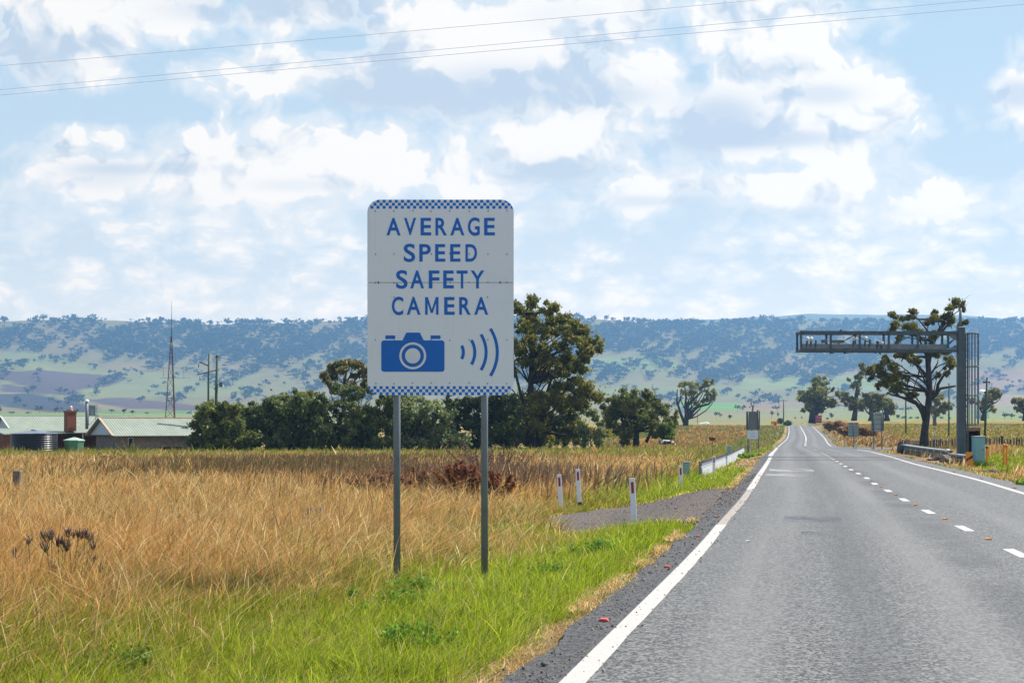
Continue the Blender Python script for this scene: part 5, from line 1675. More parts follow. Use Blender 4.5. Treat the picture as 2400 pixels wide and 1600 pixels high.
tree('gum_tree', 'big spreading gum with dark forked limbs behind the gantry', 2165, 140, [(2167, 1010), (2170, 989), (2174, 960), (2179, 918), (2177, 882), (2174, 837), (2184, 800), (2215, 755)],
     [(2247, 711, 12, 8), (2230, 719, 9, 7), (2258, 722, 7, 11), (2202, 733, 9, 7), (2219, 742, 14, 9), (2238, 744, 9, 11), (2261, 758, 8, 9), (2095, 736, 9, 7), (2135, 733, 12, 7), (2126, 744, 14, 8), (2104, 761, 12, 8), (2137, 761, 18, 8), (2171, 750, 12, 7), (2193, 753, 12, 9), (2150, 770, 14, 7), (2118, 770, 12, 6),
      (2109, 829, 18, 8), (2135, 831, 18, 9), (2151, 843, 12, 9), (2210, 831, 18, 11), (2233, 843, 13, 13), (2120, 845, 10, 9), (2185, 789, 10, 9), (2120, 787, 7, 9), (2101, 798, 6, 9), (2222, 858, 10, 9),
      (2078, 837, 7, 8), (2053, 865, 13, 10), (2034, 873, 11, 9), (2078, 862, 14, 10), (2087, 882, 16, 11), (2106, 890, 16, 12), (2078, 901, 12, 10), (2098, 907, 16, 10), (2042, 887, 5, 5), (2065, 876, 12, 9), (2070, 850, 8, 8), (2137, 882, 8, 9), (2143, 924, 11, 9), (2185, 921, 8, 12), (2233, 873, 6, 7), (2193, 882, 5, 7), (2123, 915, 8, 6)],
     34000, .27, (.050, .062, .022), (.17, .15, .045), 9, .44, depth=.55, cvar=.55, droop=.8, shell=1.9,
     branches=[([(2168, 985), (2158, 958), (2143, 941), (2109, 930), (2078, 921)], .30, .07), ([(2180, 935), (2191, 925), (2207, 910), (2241, 904)], .27, .12), ([(2196, 918), (2200, 900), (2208, 882), (2227, 862), (2244, 851)], .2, .06), ([(2178, 900), (2171, 882), (2157, 860), (2132, 845), (2105, 835)], .25, .06),
               ([(2176, 860), (2182, 820), (2190, 790), (2210, 760)], .2, .05), ([(2174, 840), (2160, 800), (2140, 765)], .16, .05), ([(2109, 930), (2090, 905), (2080, 880)], .12, .04), ([(2157, 860), (2150, 885), (2143, 915)], .1, .03), ([(2132, 880), (2125, 905), (2140, 940)], .1, .06)],
     twigs=[([(2255, 720), (2262, 700), (2275, 690)], .03), ([(2258, 725), (2270, 708)], .03)])
tree('gum_tree', 'pale hazy gum half hidden behind the trunk of the big gum', 2192, 300, [(2190, 985), (2192, 960)],
     [(2205, 932, 9, 8), (2216, 949, 8, 7), (2193, 941, 9, 10), (2188, 961, 9, 11), (2199, 963, 10, 9), (2208, 958, 7, 6), (2222, 955, 6, 5)], 1800, .7, (.075, .085, .045), (.15, .14, .07), 10, .5, 'pale_bark', cvar=.4)
tree('gum_tree', 'thin small gum behind the dark pole right of the gantry cage', 2304, 335, [(2306, 970), (2312, 952)],
     [(2321, 916, 11, 6), (2333, 916, 8, 5), (2311, 925, 8, 7), (2331, 931, 13, 8), (2345, 927, 4, 7), (2302, 939, 7, 7), (2319, 943, 13, 8), (2329, 955, 9, 7), (2302, 955, 5, 5), (2278, 937, 8, 6), (2288, 945, 6, 5)],
     2300, .65, (.065, .075, .032), (.17, .15, .055), 11, .6, cvar=.45, basez=float(CH + 16 / F * 335))
tree('gum_tree', 'small gum cut by the right edge of the photo', 2402, 335, [(2402, 970), (2398, 955)],
     [(2376, 939, 8, 8), (2386, 945, 11, 9), (2394, 941, 8, 7), (2394, 955, 9, 7), (2410, 938, 12, 9), (2425, 945, 12, 10), (2412, 955, 10, 8), (2384, 957, 6, 6)],
     2200, .65, (.065, .075, .032), (.17, .15, .055), 12, .6, cvar=.45, basez=float(CH + 15 / F * 335))
o = empty('dead_tree', G(1762, 300))
s_ = 300 / F
zz = lambda r_: CH - (r_ - HR) * s_ - o.location.z
MB().tube([(0, 0, -.3), (.1, 0, zz(970)), (.3, .1, zz(955)), (-.2, 0, zz(945)), (.1, 0, zz(930))], [.3, .26, .2, .16, .05], 6).tube([(.2, 0, zz(958)), (.45, 0, zz(950)), (.5, 0, zz(944))], [.14, .1, .03], 5).build('trunk', M['pale_bark'], o)
tag(o, 'bare dead tree sticking up behind the grey sign back on the left verge', 'tree')
# open crowned tree behind the hedge, left of the sign
tree('gum_tree', 'open domed gum rising behind the hedge left of the blue and white sign', 806, 168, [(806, 980), (804, 930), (806, 900), (812, 870)],
     [(775, 862, 14, 9), (795, 852, 14, 9), (818, 852, 14, 9), (838, 856, 14, 10), (855, 868, 12, 10), (762, 882, 11, 8), (785, 878, 12, 8), (838, 880, 12, 9), (866, 885, 10, 12), (770, 898, 10, 8), (860, 905, 12, 12), (830, 905, 16, 10), (778, 912, 12, 9), (810, 868, 12, 7), (880, 900, 14, 14)],
     5200, .45, (.055, .062, .025), (.14, .125, .05), 14, .28, cvar=.5,
     branches=[([(805, 940), (790, 900), (775, 875)], .14, .04), ([(806, 935), (830, 895), (850, 872)], .14, .04), ([(806, 910), (822, 880), (826, 860)], .1, .04)])
# the hedge of big shrubs
HEDGE = [
    ('olive shrub at the left end of the hedge in front of the farmhouse roof', 498, 136, [(440, 1040), (446, 1012), (470, 975), (492, 948), (515, 946), (545, 960), (560, 1000), (560, 1045)], 30, (.052, .070, .024), (.14, .15, .05)),
    ('second big shrub of the hedge, beneath the two green poles', 585, 139, [(530, 1045), (530, 970), (555, 938), (590, 924), (625, 930), (650, 950), (660, 1048)], 36, (.040, .062, .024), (.12, .14, .06)),
    ('third big shrub of the hedge, below the clipped yellow green mounds', 690, 140, [(630, 1050), (632, 960), (655, 938), (700, 930), (740, 935), (760, 960), (765, 1050)], 36, (.038, .058, .022), (.12, .14, .055)),
    ('tallest rounded shrub of the hedge, below the open domed gum', 835, 141, [(745, 1052), (745, 970), (770, 932), (810, 908), (850, 905), (900, 905), (925, 940), (930, 1050)], 52, (.036, .056, .020), (.12, .135, .05)),
    ('pale grey green shrub between the two sign posts', 985, 143, [(915, 1048), (915, 960), (940, 932), (990, 928), (1030, 945), (1065, 1000), (1065, 1048)], 40, (.060, .085, .045), (.19, .22, .12)),
    ('dark shrub filling the gap behind the trunks of the tall gum', 1240, 166, [(1175, 1045), (1170, 965), (1200, 945), (1260, 940), (1330, 955), (1350, 1045)], 34, (.030, .046, .016), (.09, .10, .03)),
    ('dark shrub of the hedge behind the right sign post', 1120, 147, [(1050, 1045), (1040, 960), (1070, 930), (1130, 925), (1190, 930), (1200, 1045)], 40, (.026, .042, .014), (.075, .085, .025))]
for i, (lab, px, Y, poly, n, c0, c1) in enumerate(HEDGE):
    poly = [(px + (x - px) * 1.18 if x > 470 else x, y) for x, y in poly]
    cl = polyscat(poly, int(n * 1.25), 14, 26, 40 + i)
    cl += [(poly[0][0] + (poly[-1][0] - poly[0][0]) * (k_ + .5) / 7, 1036, 16, 13) for k_ in range(7)]
    cl += [(x * .9 + px * .1, y + 9, 9, 8) for x, y in poly if 925 < y < 1000]
    tree('hedge_shrub', lab, px, Y, [(px, 1010), (px + 3, 975)], cl, 24000 if n > 32 else 17000, .30, c0, c1, 60 + i, .16, cat='shrub', group='big shrubs of the hedge', depth=.35, cvar=.6, asp=1.7, shell=2.6, sub=4)
for lab, px, Y, poly in (('left one of two smooth yellow green mounds showing over the hedge', 662, 160, [(632, 950), (636, 934), (662, 926), (690, 932), (695, 955)]), ('right one of two smooth yellow green mounds showing over the hedge', 722, 162, [(692, 945), (700, 926), (725, 920), (755, 925), (760, 950)])):
    tree('clipped_shrub', lab, px, Y, [(px, 1000), (px, 960)], polyscat(poly, 14, 8, 12, px) + [(px - 15, 965, 20, 20), (px + 15, 965, 20, 20), (px, 985, 20, 20)], 4500, .30, (.075, .095, .015), (.17, .17, .022), px, .15, cat='shrub', group='clipped mounds behind the hedge', cvar=.25, depth=.3, asp=1.5)
# bushes right of the tall gum's foot and at the sign foot, far bushes
for lab, px, Y, poly, c0, c1 in (
        ('light green bush at the foot of the tall gum', 1385, 148, [(1355, 1045), (1358, 985), (1385, 962), (1405, 985), (1412, 1040)], (.06, .085, .04), (.16, .19, .10)),
        ('low dark green bush under the right end of the bushy tree', 1561, 170, [(1548, 1028), (1550, 1008), (1562, 1000), (1572, 1010), (1574, 1028)], (.04, .07, .015), (.12, .15, .03)),
        ('dark round bush beside the road at the crest', 1846, 455, [(1838, 994), (1840, 986), (1847, 983), (1852, 988), (1852, 994)], (.03, .05, .03), (.06, .08, .05)),
        ('small dark bush at the foot of the distant crossarm pole', 1829, 455, [(1825, 994), (1826, 986), (1829, 983), (1833, 990), (1833, 994)], (.04, .06, .03), (.08, .1, .06))):
    tree('bush', lab, px, Y, [(px, poly[0][1] - 6)], polyscat(poly, 10, 3.5 if Y > 300 else 8, 5 if Y > 300 else 12, int(px)), 1600, .4 if Y < 300 else .6, c0, c1, int(px), .1, cat='bush', cvar=.4, basez=None if Y < 300 else float(CH + 6.0 / F * Y))
# brown dead brush on the right verge, beyond the side road
for k_, (px, row, Y, lab) in enumerate(((1948, 999, 290, 'brown dead bush nearest the crest on the right verge'), (1968, 1001, 250, 'brown dead bush in the middle of the brush on the right verge'), (1985, 1008, 215, 'brown dead bush left of the pale sign back'), (2030, 1012, 190, 'dark brown dead bush between the two pale sign backs'))):
    tree('dead_bush', lab, px, Y, [(px, row - 2)], [(px + dx * 12, row + dy, 9, 6) for dx, dy in ((-1, 0), (-.3, -5), (.5, -3), (1.1, 2), (0, 4))], 1500, .5, (.10, .065, .04), (.18, .12, .07), 90 + k_, .06, cat='bush', group='dead brush on the right verge', droop=-.3, asp=4)
o = None
# ------------------------------------------------------------------ trees of the plain and of the far slopes
def far_mesh(seed, n=46, wide=1.0):
    rg = np.random.default_rng(seed)
    k_ = rg.integers(3, 6)
    cen = [np.array([rg.uniform(-.3, .3) * wide, rg.uniform(-.3, .3) * wide, rg.uniform(.5, .8)]) for _ in range(k_)]
    V, Fq, cc = leaves(cen, [np.array([.27, .27, .23]) * rg.uniform(.8, 1.2) for _ in cen], n, .24, rg, .1, (.035, .055, .024), .4, (.075, .09, .04), 1.5, 2.5)
    t_ = np.array([[-.022, 0, -.1], [.022, 0, -.1], [.015, 0, .55], [-.015, 0, .55], [0, -.022, -.1], [0, .022, -.1], [0, .015, .55], [0, -.015, .55]])
    V = np.concatenate([V, t_])
    m_ = len(V) - 8
    Fq = np.concatenate([Fq, [[m_, m_ + 1, m_ + 2, m_ + 3], [m_ + 4, m_ + 5, m_ + 6, m_ + 7]]])
    cc = np.concatenate([cc, np.full((8, 3), .05)])
    return V, Fq, cc
variants = [far_mesh(200 + i, wide=(.8, 1.1, 1.3)[i % 3]) for i in range(9)]
rg = np.random.default_rng(77)
rt_ = np.linspace(1660, 4040, 2400)
row_tab = row_of(np.minimum(rt_, 4000))
def dens(px, row):
    n_ = wob(px * .05, row * .09, 1.0) * .5 + wob(px * .016, row * .05, 1.0, 2.2) * .7
    if px < 1130:
        d_ = np.interp(row, [750, 756, 764, 800, 828, 845, 870, 890, 935, 950], [.62, .55, .75, .85, .75, .45, .22, .14, .12, .03])
        if px < 230: d_ *= np.interp(row, [757, 800, 822, 830], [.8, .65, .2, .04])
        if px < 520 and row > 850: d_ *= .12
        if 250 < px < 700 and 770 < row < 850: n_ += .12
    else:
        d_ = np.interp(row, [750, 758, 800, 838, 850, 880, 905, 930, 950], [.85, .95, .9, .68, .40, .42, .12, .05, .02])
        if 1370 < px < 1600: d_ *= np.interp(row, [820, 842, 858, 866, 890, 905], [1, .25, .25, 1.5, 1.3, .2])
        if 1640 < px < 1980 and 845 < row < 905: d_ += .32
        if 1740 < px < 2050 and row > 880: d_ *= .25
        if px > 2050 and row > 862: d_ *= .15
    return d_ * (.80 + .4 * n_) + n_ * .70 - .10
cand = []
while len(cand) < 14500:
    px, row = rg.uniform(-620, 3020), rg.uniform(751, 952)
    if 880 < px < 1190 and rg.random() < .8: continue
    if rg.random() > dens(px, row): continue
    Y = float(np.interp(-row, -row_tab, rt_)) if False else float(np.interp(row, row_tab[::-1], rt_[::-1]))
    if row < 754: Y = rg.uniform(3960, 4040)
    X = WX(px, Y)
    h = rg.uniform(9, 17) * (1.0 if row > 765 else rg.choice([.75, 1, 1.15, 1.3]))
    cand.append((X, Y, float(hz_(X, Y)), h, h * rg.uniform(.9, 1.35)))
# shelter belts and lone trees of the plain: (px, foot row, width, height in photo pixels, how far)
plain_t = [(1728, 963, 16, 12, 1500), (1740, 963, 18, 13, 1520), (1822, 964, 17, 11, 1500), (1679, 980, 9, 13, 900), (1688, 980, 9, 13, 905), (1710, 986, 12, 14, 760), (1808, 980, 10, 15, 850), (1823, 981, 7, 13, 860), (1583, 958, 18, 14, 1500), (1575, 960, 12, 10, 1500), (1764, 986, 9, 13, 760), (1776, 984, 8, 20, 780), (1864, 985, 5, 8, 900), (1879, 985, 5, 8, 900),
           (2355, 984, 17, 18, 760), (2371, 985, 14, 14, 770), (2395, 985, 10, 9, 770), (2105, 985, 14, 12, 800), (2120, 985, 12, 10, 800), (2136, 985, 12, 9, 800), (2150, 985, 11, 8, 800), (2206, 985, 12, 10, 800), (2226, 986, 8, 8, 800), (1950, 985, 14, 16, 830), (1938, 987, 9, 8, 830),
           (1965, 957, 16, 9, 1650), (1980, 959, 18, 10, 1650), (1995, 961, 18, 12, 1640), (2012, 963, 18, 12, 1640), (2030, 966, 18, 13, 1620), (2046, 968, 18, 14, 1600), (2062, 968, 18, 14, 1600), (2080, 968, 18, 15, 1600), (2098, 967, 18, 15, 1600), (2115, 966, 16, 12, 1600), (2130, 965, 16, 12, 1600), (2230, 962, 16, 16, 1600), (2245, 962, 16, 14, 1600), (2262, 962, 14, 12, 1600),
           (93, 966, 18, 15, 1300), (57, 956, 13, 8, 1500), (28, 972, 16, 7, 1250), (66, 972, 12, 6, 1250), (130, 968, 14, 10, 1300), (140, 966, 16, 13, 1350), (180, 968, 14, 10, 1300), (262, 969, 14, 9, 1300), (290, 971, 16, 12, 900), (312, 972, 14, 9, 900), (345, 972, 12, 7, 900), (0, 972, 12, 18, 1000), (160, 972, 18, 12, 900), (2300, 893, 14, 7, 2900), (2340, 895, 10, 7, 2900), (2362, 896, 10, 7, 2900), (2390, 897, 8, 6, 2900), (2325, 915, 14, 9, 2300)]
plain_n = len(plain_t)
for (px, row, w_, h_, Y) in plain_t:
    X = WX(px, Y)
    cand.append((X, Y, CH + (HR - row) / F * Y, h_ * Y / F * 1.15, w_ * Y / F * 1.1))
cand = np.array(cand)
app = cand[:, 3] * cand[:, 4] / cand[:, 1] ** 2
app[-plain_n:] += 1
vis = np.abs(cand[:, 0] / cand[:, 1]) < .40
order = np.argsort(-app * vis)
meshes = []
for i, (V, Fq, cc) in enumerate(variants):
    o = np_mesh('hill_tree', V, [Fq], M['far_leaf'], None, cc)
    meshes.append(o)
used = set()
for k_, j in enumerate(order[:300]):
    X, Y, Z, h, w_ = cand[j]
    v_ = int(rg.integers(0, 9))
    if v_ not in used:
        o = meshes[v_]; used.add(v_)
    else:
        o = meshes[v_].copy(); COL.objects.link(o)
    onplain = j >= len(cand) - plain_n
    o.name = 'plain_tree' if onplain else 'hill_tree'
    o.location = (X, Y, Z)
    o.scale = (w_, w_, h)
    o.rotation_euler = (0, 0, rg.uniform(0, 6.28))
    if onplain: tag(o, 'small hazy tree standing on the plain below the hills', 'tree', 'hazy trees on the plain')
    else: tag(o, 'small blue hazed gum scattered on the far hillside', 'tree', 'gums scattered on the far hillside')
Vs, Fs, Cs, off = [], [], [], 0
for j in order[300:]:
    X, Y, Z, h, w_ = cand[j]
    V, Fq, cc = variants[int(rg.integers(0, 9))]
    a = rg.uniform(0, 6.28)
    R2 = np.array([[math.cos(a), -math.sin(a), 0], [math.sin(a), math.cos(a), 0], [0, 0, 1]])
    Vs.append((V @ R2.T) * np.array([w_, w_, h]) + np.array([X, Y, Z]))
    Fs.append(Fq + off); Cs.append(cc * rg.uniform(.8, 1.2)); off += len(V)
tag(np_mesh('hillside_woodland', np.concatenate(Vs), [np.concatenate(Fs)], M['far_leaf'], None, np.concatenate(Cs)), 'blue hazed open woodland covering the far hillside up to the skyline', 'woodland', kind='stuff')

# ------------------------------------------------------------------ grass
def blades(X, Y, h, w, col, lean, rg, seg=2, head=None, curl=.35, tipcol=None, zoff=-.02):
    n = len(X)
    Z = gz(X, Y) + zoff
    a = rg.uniform(0, 2 * np.pi, n)
    lean = np.asarray(lean, float)
    ld = (lean if lean.ndim == 2 else np.repeat(lean[None], n, 0)) * curl + .40 * curl * rg.normal(size=(n, 2))
    ld = ld / np.maximum(1, np.hypot(ld[:, 0], ld[:, 1]) / 1.15)[:, None]
    side = np.stack([np.cos(a), np.sin(a)], 1)
    prof = [(0, 1.0), (.5, .85), (1, .0)] if seg == 2 else [(0, 1.0), (.35, .95), (.72, .6), (1, .0)]
    rows_, crow = [], []
    P0 = np.stack([X, Y, Z], 1)
    for q, wf in prof:
        f_ = q ** 1.8
        hz = h * (q - .30 * f_ * np.clip(np.hypot(ld[:, 0], ld[:, 1]), 0, 1.2) ** 1.5)
        c = P0 + np.stack([ld[:, 0] * f_ * h, ld[:, 1] * f_ * h, hz], 1)
        wf_ = np.full(n, wf)
        if head is not None and 0 < q < 1: wf_ = np.where(head, 1.7 if q > .6 or seg == 2 else .5, wf)
        cc = col if tipcol is None else col * (1 - q) + tipcol * q
        if wf == 0:
            rows_.append(c[:, None]); crow.append(cc[:, None])
        else:
            sv = np.concatenate([side, np.zeros((n, 1))], 1) * (w * wf_ * .5)[:, None]
            rows_.append(np.stack([c - sv, c + sv], 1)); crow.append(np.stack([cc, cc], 1))
    V = np.concatenate(rows_, 1); C = np.concatenate(crow, 1)
    k = V.shape[1]
    base = (np.arange(n) * k)[:, None]
    quads = []
    for s in range(seg - 0 - 1 if seg > 1 else 0):
        quads.append(base + np.array([2 * s, 2 * s + 1, 2 * s + 3, 2 * s + 2]))
    tri = base + np.array([k - 3, k - 2, k - 1])
    return V.reshape(-1, 3), np.concatenate(quads), tri, C.reshape(-1, 3)
class Turf:
    def __init__(s): s.V = []; s.Q = []; s.T = []; s.C = []; s.n = 0
    def add(s, *a, **k):
        V, Q, T, C = blades(*a, **k)
        s.V.append(V); s.Q.append(Q + s.n); s.T.append(T + s.n); s.C.append(np.clip(C, .003, 1)); s.n += len(V)
    def build(s, name, lab, cat):
        o = np_mesh(name, np.concatenate(s.V), [np.concatenate(s.Q), np.concatenate(s.T)], M['grass'], None, np.concatenate(s.C))
        return tag(o, lab, cat, kind='stuff')
GREEN = np.array([.245, .340, .018]); LIME = np.array([.43, .50, .028]); DEEP = np.array([.09, .165, .014]); TAN = np.array([.64, .39, .14]); PALE = np.array([.82, .63, .32]); RUSSET = np.array([.46, .225, .062]); BROWN = np.array([.17, .105, .055])
rg = np.random.default_rng(5)
def pick(n, rg, pal, wts):
    i = rg.choice(len(pal), n, p=np.array(wts) / sum(wts))
    return np.array(pal)[i] * (1 + .75 * (rg.random(n)[:, None] - .5))
def sample_left(Y0, Y1, dens_, rg, lmax=.49, pad=4.0, per=9):
    """tufts left of the edge line inside the view plus a margin: blade feet, tuft number, offset inside the tuft"""
    W = lmax * Y1 + pad
    xr_ = float(XL(Y1)) + 1
    n = int((W + xr_) * (Y1 - Y0) * dens_ / per)
    X = rg.uniform(-W, xr_, n); Y = rg.uniform(Y0, Y1, n)
    k = (X > -lmax * Y - pad) & (X < XL(Y) - .36)
    X, Y = X[k], Y[k]
    rad = .035 + .0028 * (Y0 + Y1) * .5 * rg.uniform(.5, 1.5, len(X))
    cnt = rg.poisson(per * np.clip(1 + .45 * wob(X, Y, 2.3, 5), .3, 1.8))
    t_ = np.repeat(np.arange(len(X)), cnt)
    off = rg.normal(size=(len(t_), 2))
    return X[t_] + off[:, 0] * rad[t_], Y[t_] + off[:, 1] * rad[t_], t_, off, len(X)
verge, dry = Turf(), Turf()
bands = [(6.0, 11, 1900, .0055), (11, 16, 2000, .0062), (16, 23, 1250, .0085), (23, 34, 640, .013), (34, 50, 300, .022), (50, 75, 135, .038), (75, 110, 60, .062), (110, 160, 27, .10)]
for (Y0, Y1, dn, w0) in bands:
    X, Y, tf, off, nt_ = sample_left(Y0, Y1, dn, rg)
    hue = rg.normal(size=nt_)[tf]; hfac = np.exp(.28 * rg.normal(size=nt_))[tf]; rnd = rg.random(nt_)[tf]
    tl = (np.array([.55, -.12]) + .75 * rg.normal(size=(nt_, 2)))[tf] + .45 * off
    u = XL(Y) - X
    n1 = wob(X, Y, .5); n2 = wob(X, Y, 1.7, 1.1); n3 = wob(X, Y, .17, 2.4)
    drv = in_driveway(X, Y, .1)
    fringe = u < .60 + .16 * n2 + .12 * n1
    k = ~drv & ~(in_driveway(X, Y, .35) & (rg.random(len(X)) < .6)) & ~(fringe & (rg.random(len(X)) < .35))
    bare = (Y > 52) & (Y < 96) & (u < 2.2)
    k &= ~(bare & (rg.random(len(X)) < .8))
    X, Y, u, n1, n2, n3, fringe, bare, hue, hfac, rnd, tl = [a[k] for a in (X, Y, u, n1, n2, n3, fringe, bare, hue, hfac, rnd, tl)]
    n = len(X)
    edge = np.interp(Y, [6, 12, 16, 21, 26, 32, 45, 60], [4.7, 4.9, 4.3, 3.7, 4.2, 4.6, 4.2, 4.0])
    pdry = .10 * sstep(1.0, 3.0, u) + .84 * sstep(-2.8, 5.4, u - edge + 1.3 * n1 + .9 * n2)
    far_green = sstep(92, 120, Y + 10 * n3 + 6 * n1)
    pdry = pdry * (1 - .45 * far_green)
    mid_green = (Y > 36) & (Y < 60) & (u < 5.5)
    pdry = np.where(mid_green, pdry * .55, pdry)
    isdry = (.35 * rg.random(n) + .65 * rnd) < pdry
    tall = sstep(-1.6, 3.2, u - edge + .9 * n1)
    tall = np.maximum(tall, .9 * ((Y > 37) & (Y < 64) & (u > 2.3)))
    # ---- green blades
    g = ~isdry
    m = int(g.sum())
    yellowish = np.clip(.25 + .5 * n3[g] + .2 * n1[g] + .25 * hue[g], 0, 1)[:, None]
    cg = pick(m, rg, [GREEN, LIME, DEEP, PALE * .8], [.32, .45, .17, .06]) * np.exp(.22 * hue[g])[:, None]
    cg = cg * (1 - .35 * yellowish) + np.array([.38, .42, .05]) * .35 * yellowish
    olive = sstep(2.2, 5.0, u[g] + .8 * n1[g])[:, None] * .65
    cg = cg * (1 - olive) + cg * np.array([.80, .66, .9]) * olive
    cg = np.where((Y[g] > 90)[:, None], cg * .5 + np.array([.24, .24, .05]) * .5, cg)
    strw = (fringe[g] | bare[g]) | (u[g] < .80 + .22 * n2[g]) & (rg.random(m) < .6)
    cg[strw] = pick(int(strw.sum()), rg, [PALE, TAN, RUSSET], [.5, .35, .15])
    hg = (.12 + .09 * rg.random(m) + .20 * tall[g] + .05 * np.clip(n2[g], -1, 1)) * hfac[g] * np.where(strw, .40, 1.0)
    hg = hg * np.where(in_driveway(X[g], Y[g], 1.0) & (Y[g] < 30), .5, 1)
    hg = np.maximum(hg, .05) * np.interp(Y[g], [60, 120], [1, 1.7])
    lg = np.where(strw[:, None], tl[g] * 2.0, tl[g])
    verge.add(X[g], Y[g], hg, w0 * rg.uniform(.7, 1.4, m), cg, lg, rg, seg=3 if Y0 < 16 else 2, curl=.62)
    # ---- dry blades
    m = int(isdry.sum())
    rus = np.clip(.25 + .85 * n3[isdry] + .25 * n1[isdry] + .3 * hue[isdry], 0, 1)
    cd = pick(m, rg, [TAN, PALE, RUSSET, BROWN * 1.2, np.array([.22, .22, .045])], [.35, .20, .18, .11, .16])
    cd = cd * (1 - .5 * rus[:, None]) + (RUSSET * 1.05)[None] * .5 * rus[:, None]
    cd = cd * np.exp(.20 * hue[isdry])[:, None]
    hd = (.32 + .26 * rg.random(m)) * (.55 + .45 * tall[isdry]) * (1 + .22 * n2[isdry]) * hfac[isdry]
    head = rg.random(m) < .5
    dry.add(X[isdry], Y[isdry], hd, w0 * rg.uniform(.42, .95, m), cd * .92, tl[isdry] * 1.1, rg, seg=3 if Y0 < 23 else 2, head=head, curl=.60, tipcol=cd * 1.08)
# long arching straws near the camera
m = 1900
X = rg.uniform(-11, 3, m); Y = rg.uniform(8, 30, m)
u = XL(Y) - X
k = (u > 3.4) & ~in_driveway(X, Y, .3)
X, Y = X[k], Y[k]
dry.add(X, Y, rg.uniform(.55, .95, len(X)), np.interp(Y, [8, 30], [.005, .010]) * np.ones(len(X)), pick(len(X), rg, [PALE, TAN], [.7, .3]), np.stack([rg.choice([-.6, .9, 1.0], len(X)), rg.normal(size=len(X)) * .5], 1), rg, seg=3, curl=.95)
# brown and dark patches of taller weeds inside the field
for (px, Y0, sx_, sy_, m, c_, h_) in ((560, 78, 4.5, 7, 1800, BROWN * 1.1, .7), (480, 62, 3.5, 5, 1300, np.array([.16, .12, .05]), .75), (640, 64, 3.5, 5, 1300, np.array([.14, .11, .05]), .8), (820, 60, 4, 5, 1600, np.array([.19, .13, .06]), .75), (1060, 46, 2.2, 4, 1500, np.array([.17, .09, .05]), .8), (1180, 52, 3, 5, 1300, np.array([.20, .14, .09]), .85), (700, 84, 7, 6, 2200, np.array([.13, .11, .04]), .7), (300, 88, 6, 6, 900, np.array([.20, .17, .06]), .6), (850, 92, 7, 7, 1800, np.array([.17, .11, .055]), .7), (1000, 62, 3.5, 6, 1500, np.array([.17, .11, .07]), .7), (960, 95, 9, 7, 1500, np.array([.16, .12, .05]), .7), (1260, 105, 5, 7, 800, np.array([.17, .13, .06]), .6), (1560, 130, 9, 9, 1600, np.array([.20, .15, .05]), .6)):
    X = WX(px, Y0) + rg.normal(size=m) * sx_; Y = Y0 + rg.normal(size=m) * sy_
    k = (XL(Y) - X > 2.5)
    X, Y = X[k], Y[k]
    dry.add(X, Y, 1.3 * h_ * rg.uniform(.5, 1.1, len(X)), .065 * rg.uniform(.6, 1.3, len(X)), c_ * (1 + .4 * (rg.random(len(X))[:, None] - .5)), (.3, 0), rg, seg=2, curl=.4)
# tufts growing into the driveway and over the line
for (px, row, Y0, m, c_) in ((1640, 1300, 20.2, 800, LIME), (1510, 1385, 12.7, 60, PALE), (1600, 1275, 20.5, 500, GREEN), (1700, 1222, 22.0, 260, PALE), (1690, 1216, 22.6, 160, LIME), (1250, 1225, 29, 700, GREEN)):
    X = WX(px, Y0) + rg.normal(size=m) * (.35 if m > 200 else .10); Y = Y0 + rg.normal(size=m) * (.5 if m > 200 else .12)
    k = (XL(Y) - X > (.40 if m > 300 else .12))
    X, Y = X[k], Y[k]
    verge.add(X, Y, rg.uniform(.06, .22, len(X)) * (1 if m > 300 else .5), .012 * np.ones(len(X)), pick(len(X), rg, [c_, GREEN], [.8, .2]), (.3, 0), rg, seg=2, curl=.6)
# straw litter lying over the broken edge of the seal, and loose stones
m = 15000
Y = rg.uniform(7, 50, m) ** 1.0; u = .60 - np.abs(rg.normal(size=m)) * .085 + .07 * wob(Y * 1.3, Y * .5, 1.0)
X = XL(Y) - u
k = ~in_driveway(X, Y, -.1) & (u > .26) & (wob(Y * .9, X, 1.0, 3) + .5 * wob(Y * 2.9, X, 1.0) > .55 * rg.random(m) - .1)
X, Y, u = X[k], Y[k], u[k]
verge.add(X, Y, rg.uniform(.03, .11, len(X)), np.interp(Y, [7, 50], [.005, .02]) * rg.uniform(.6, 1.3, len(X)), pick(len(X), rg, [PALE, TAN, RUSSET, LIME * .8], [.45, .33, .14, .08]), rg.normal(size=(len(X), 2)) * 1.6, rg, seg=2, curl=.9, zoff=.058)
m = 16000
X = rg.uniform(-1, 8, m); Y = rg.uniform(20, 38, m)
k = in_driveway(X, Y, .42) & ~in_driveway(X, Y, -.10) & (wob(X, Y, 1.6, 2) > -.5) & (XL(Y) - X > .5)
X, Y = X[k], Y[k]
verge.add(X, Y, rg.uniform(.05, .15, len(X)), .016 * rg.uniform(.6, 1.3, len(X)), pick(len(X), rg, [PALE, TAN, RUSSET], [.45, .4, .15]), rg.normal(size=(len(X), 2)) * 1.5, rg, seg=2, curl=.9, zoff=.03)
verge.build('verge_grass', 'bright green roadside grass with straw fringe along the left edge of the road', 'grass')
dry.build('dry_grass', 'tall golden dry grass covering the field on the left', 'grass')
m = 5200
Y = 7 + 38 * rg.random(m) ** 1.6
u = np.where(rg.random(m) < .7, rg.uniform(.12, .60, m), rg.uniform(-.15, .9, m))
X = XL(Y) - u
dr_ = rg.random(m) < .30
Y[dr_] = rg.uniform(22, 36, dr_.sum()); u[dr_] = rg.uniform(.2, 4.2, dr_.sum()); X[dr_] = XL(Y[dr_]) - u[dr_]
okk = ~dr_ | in_driveway(X, Y, 0)
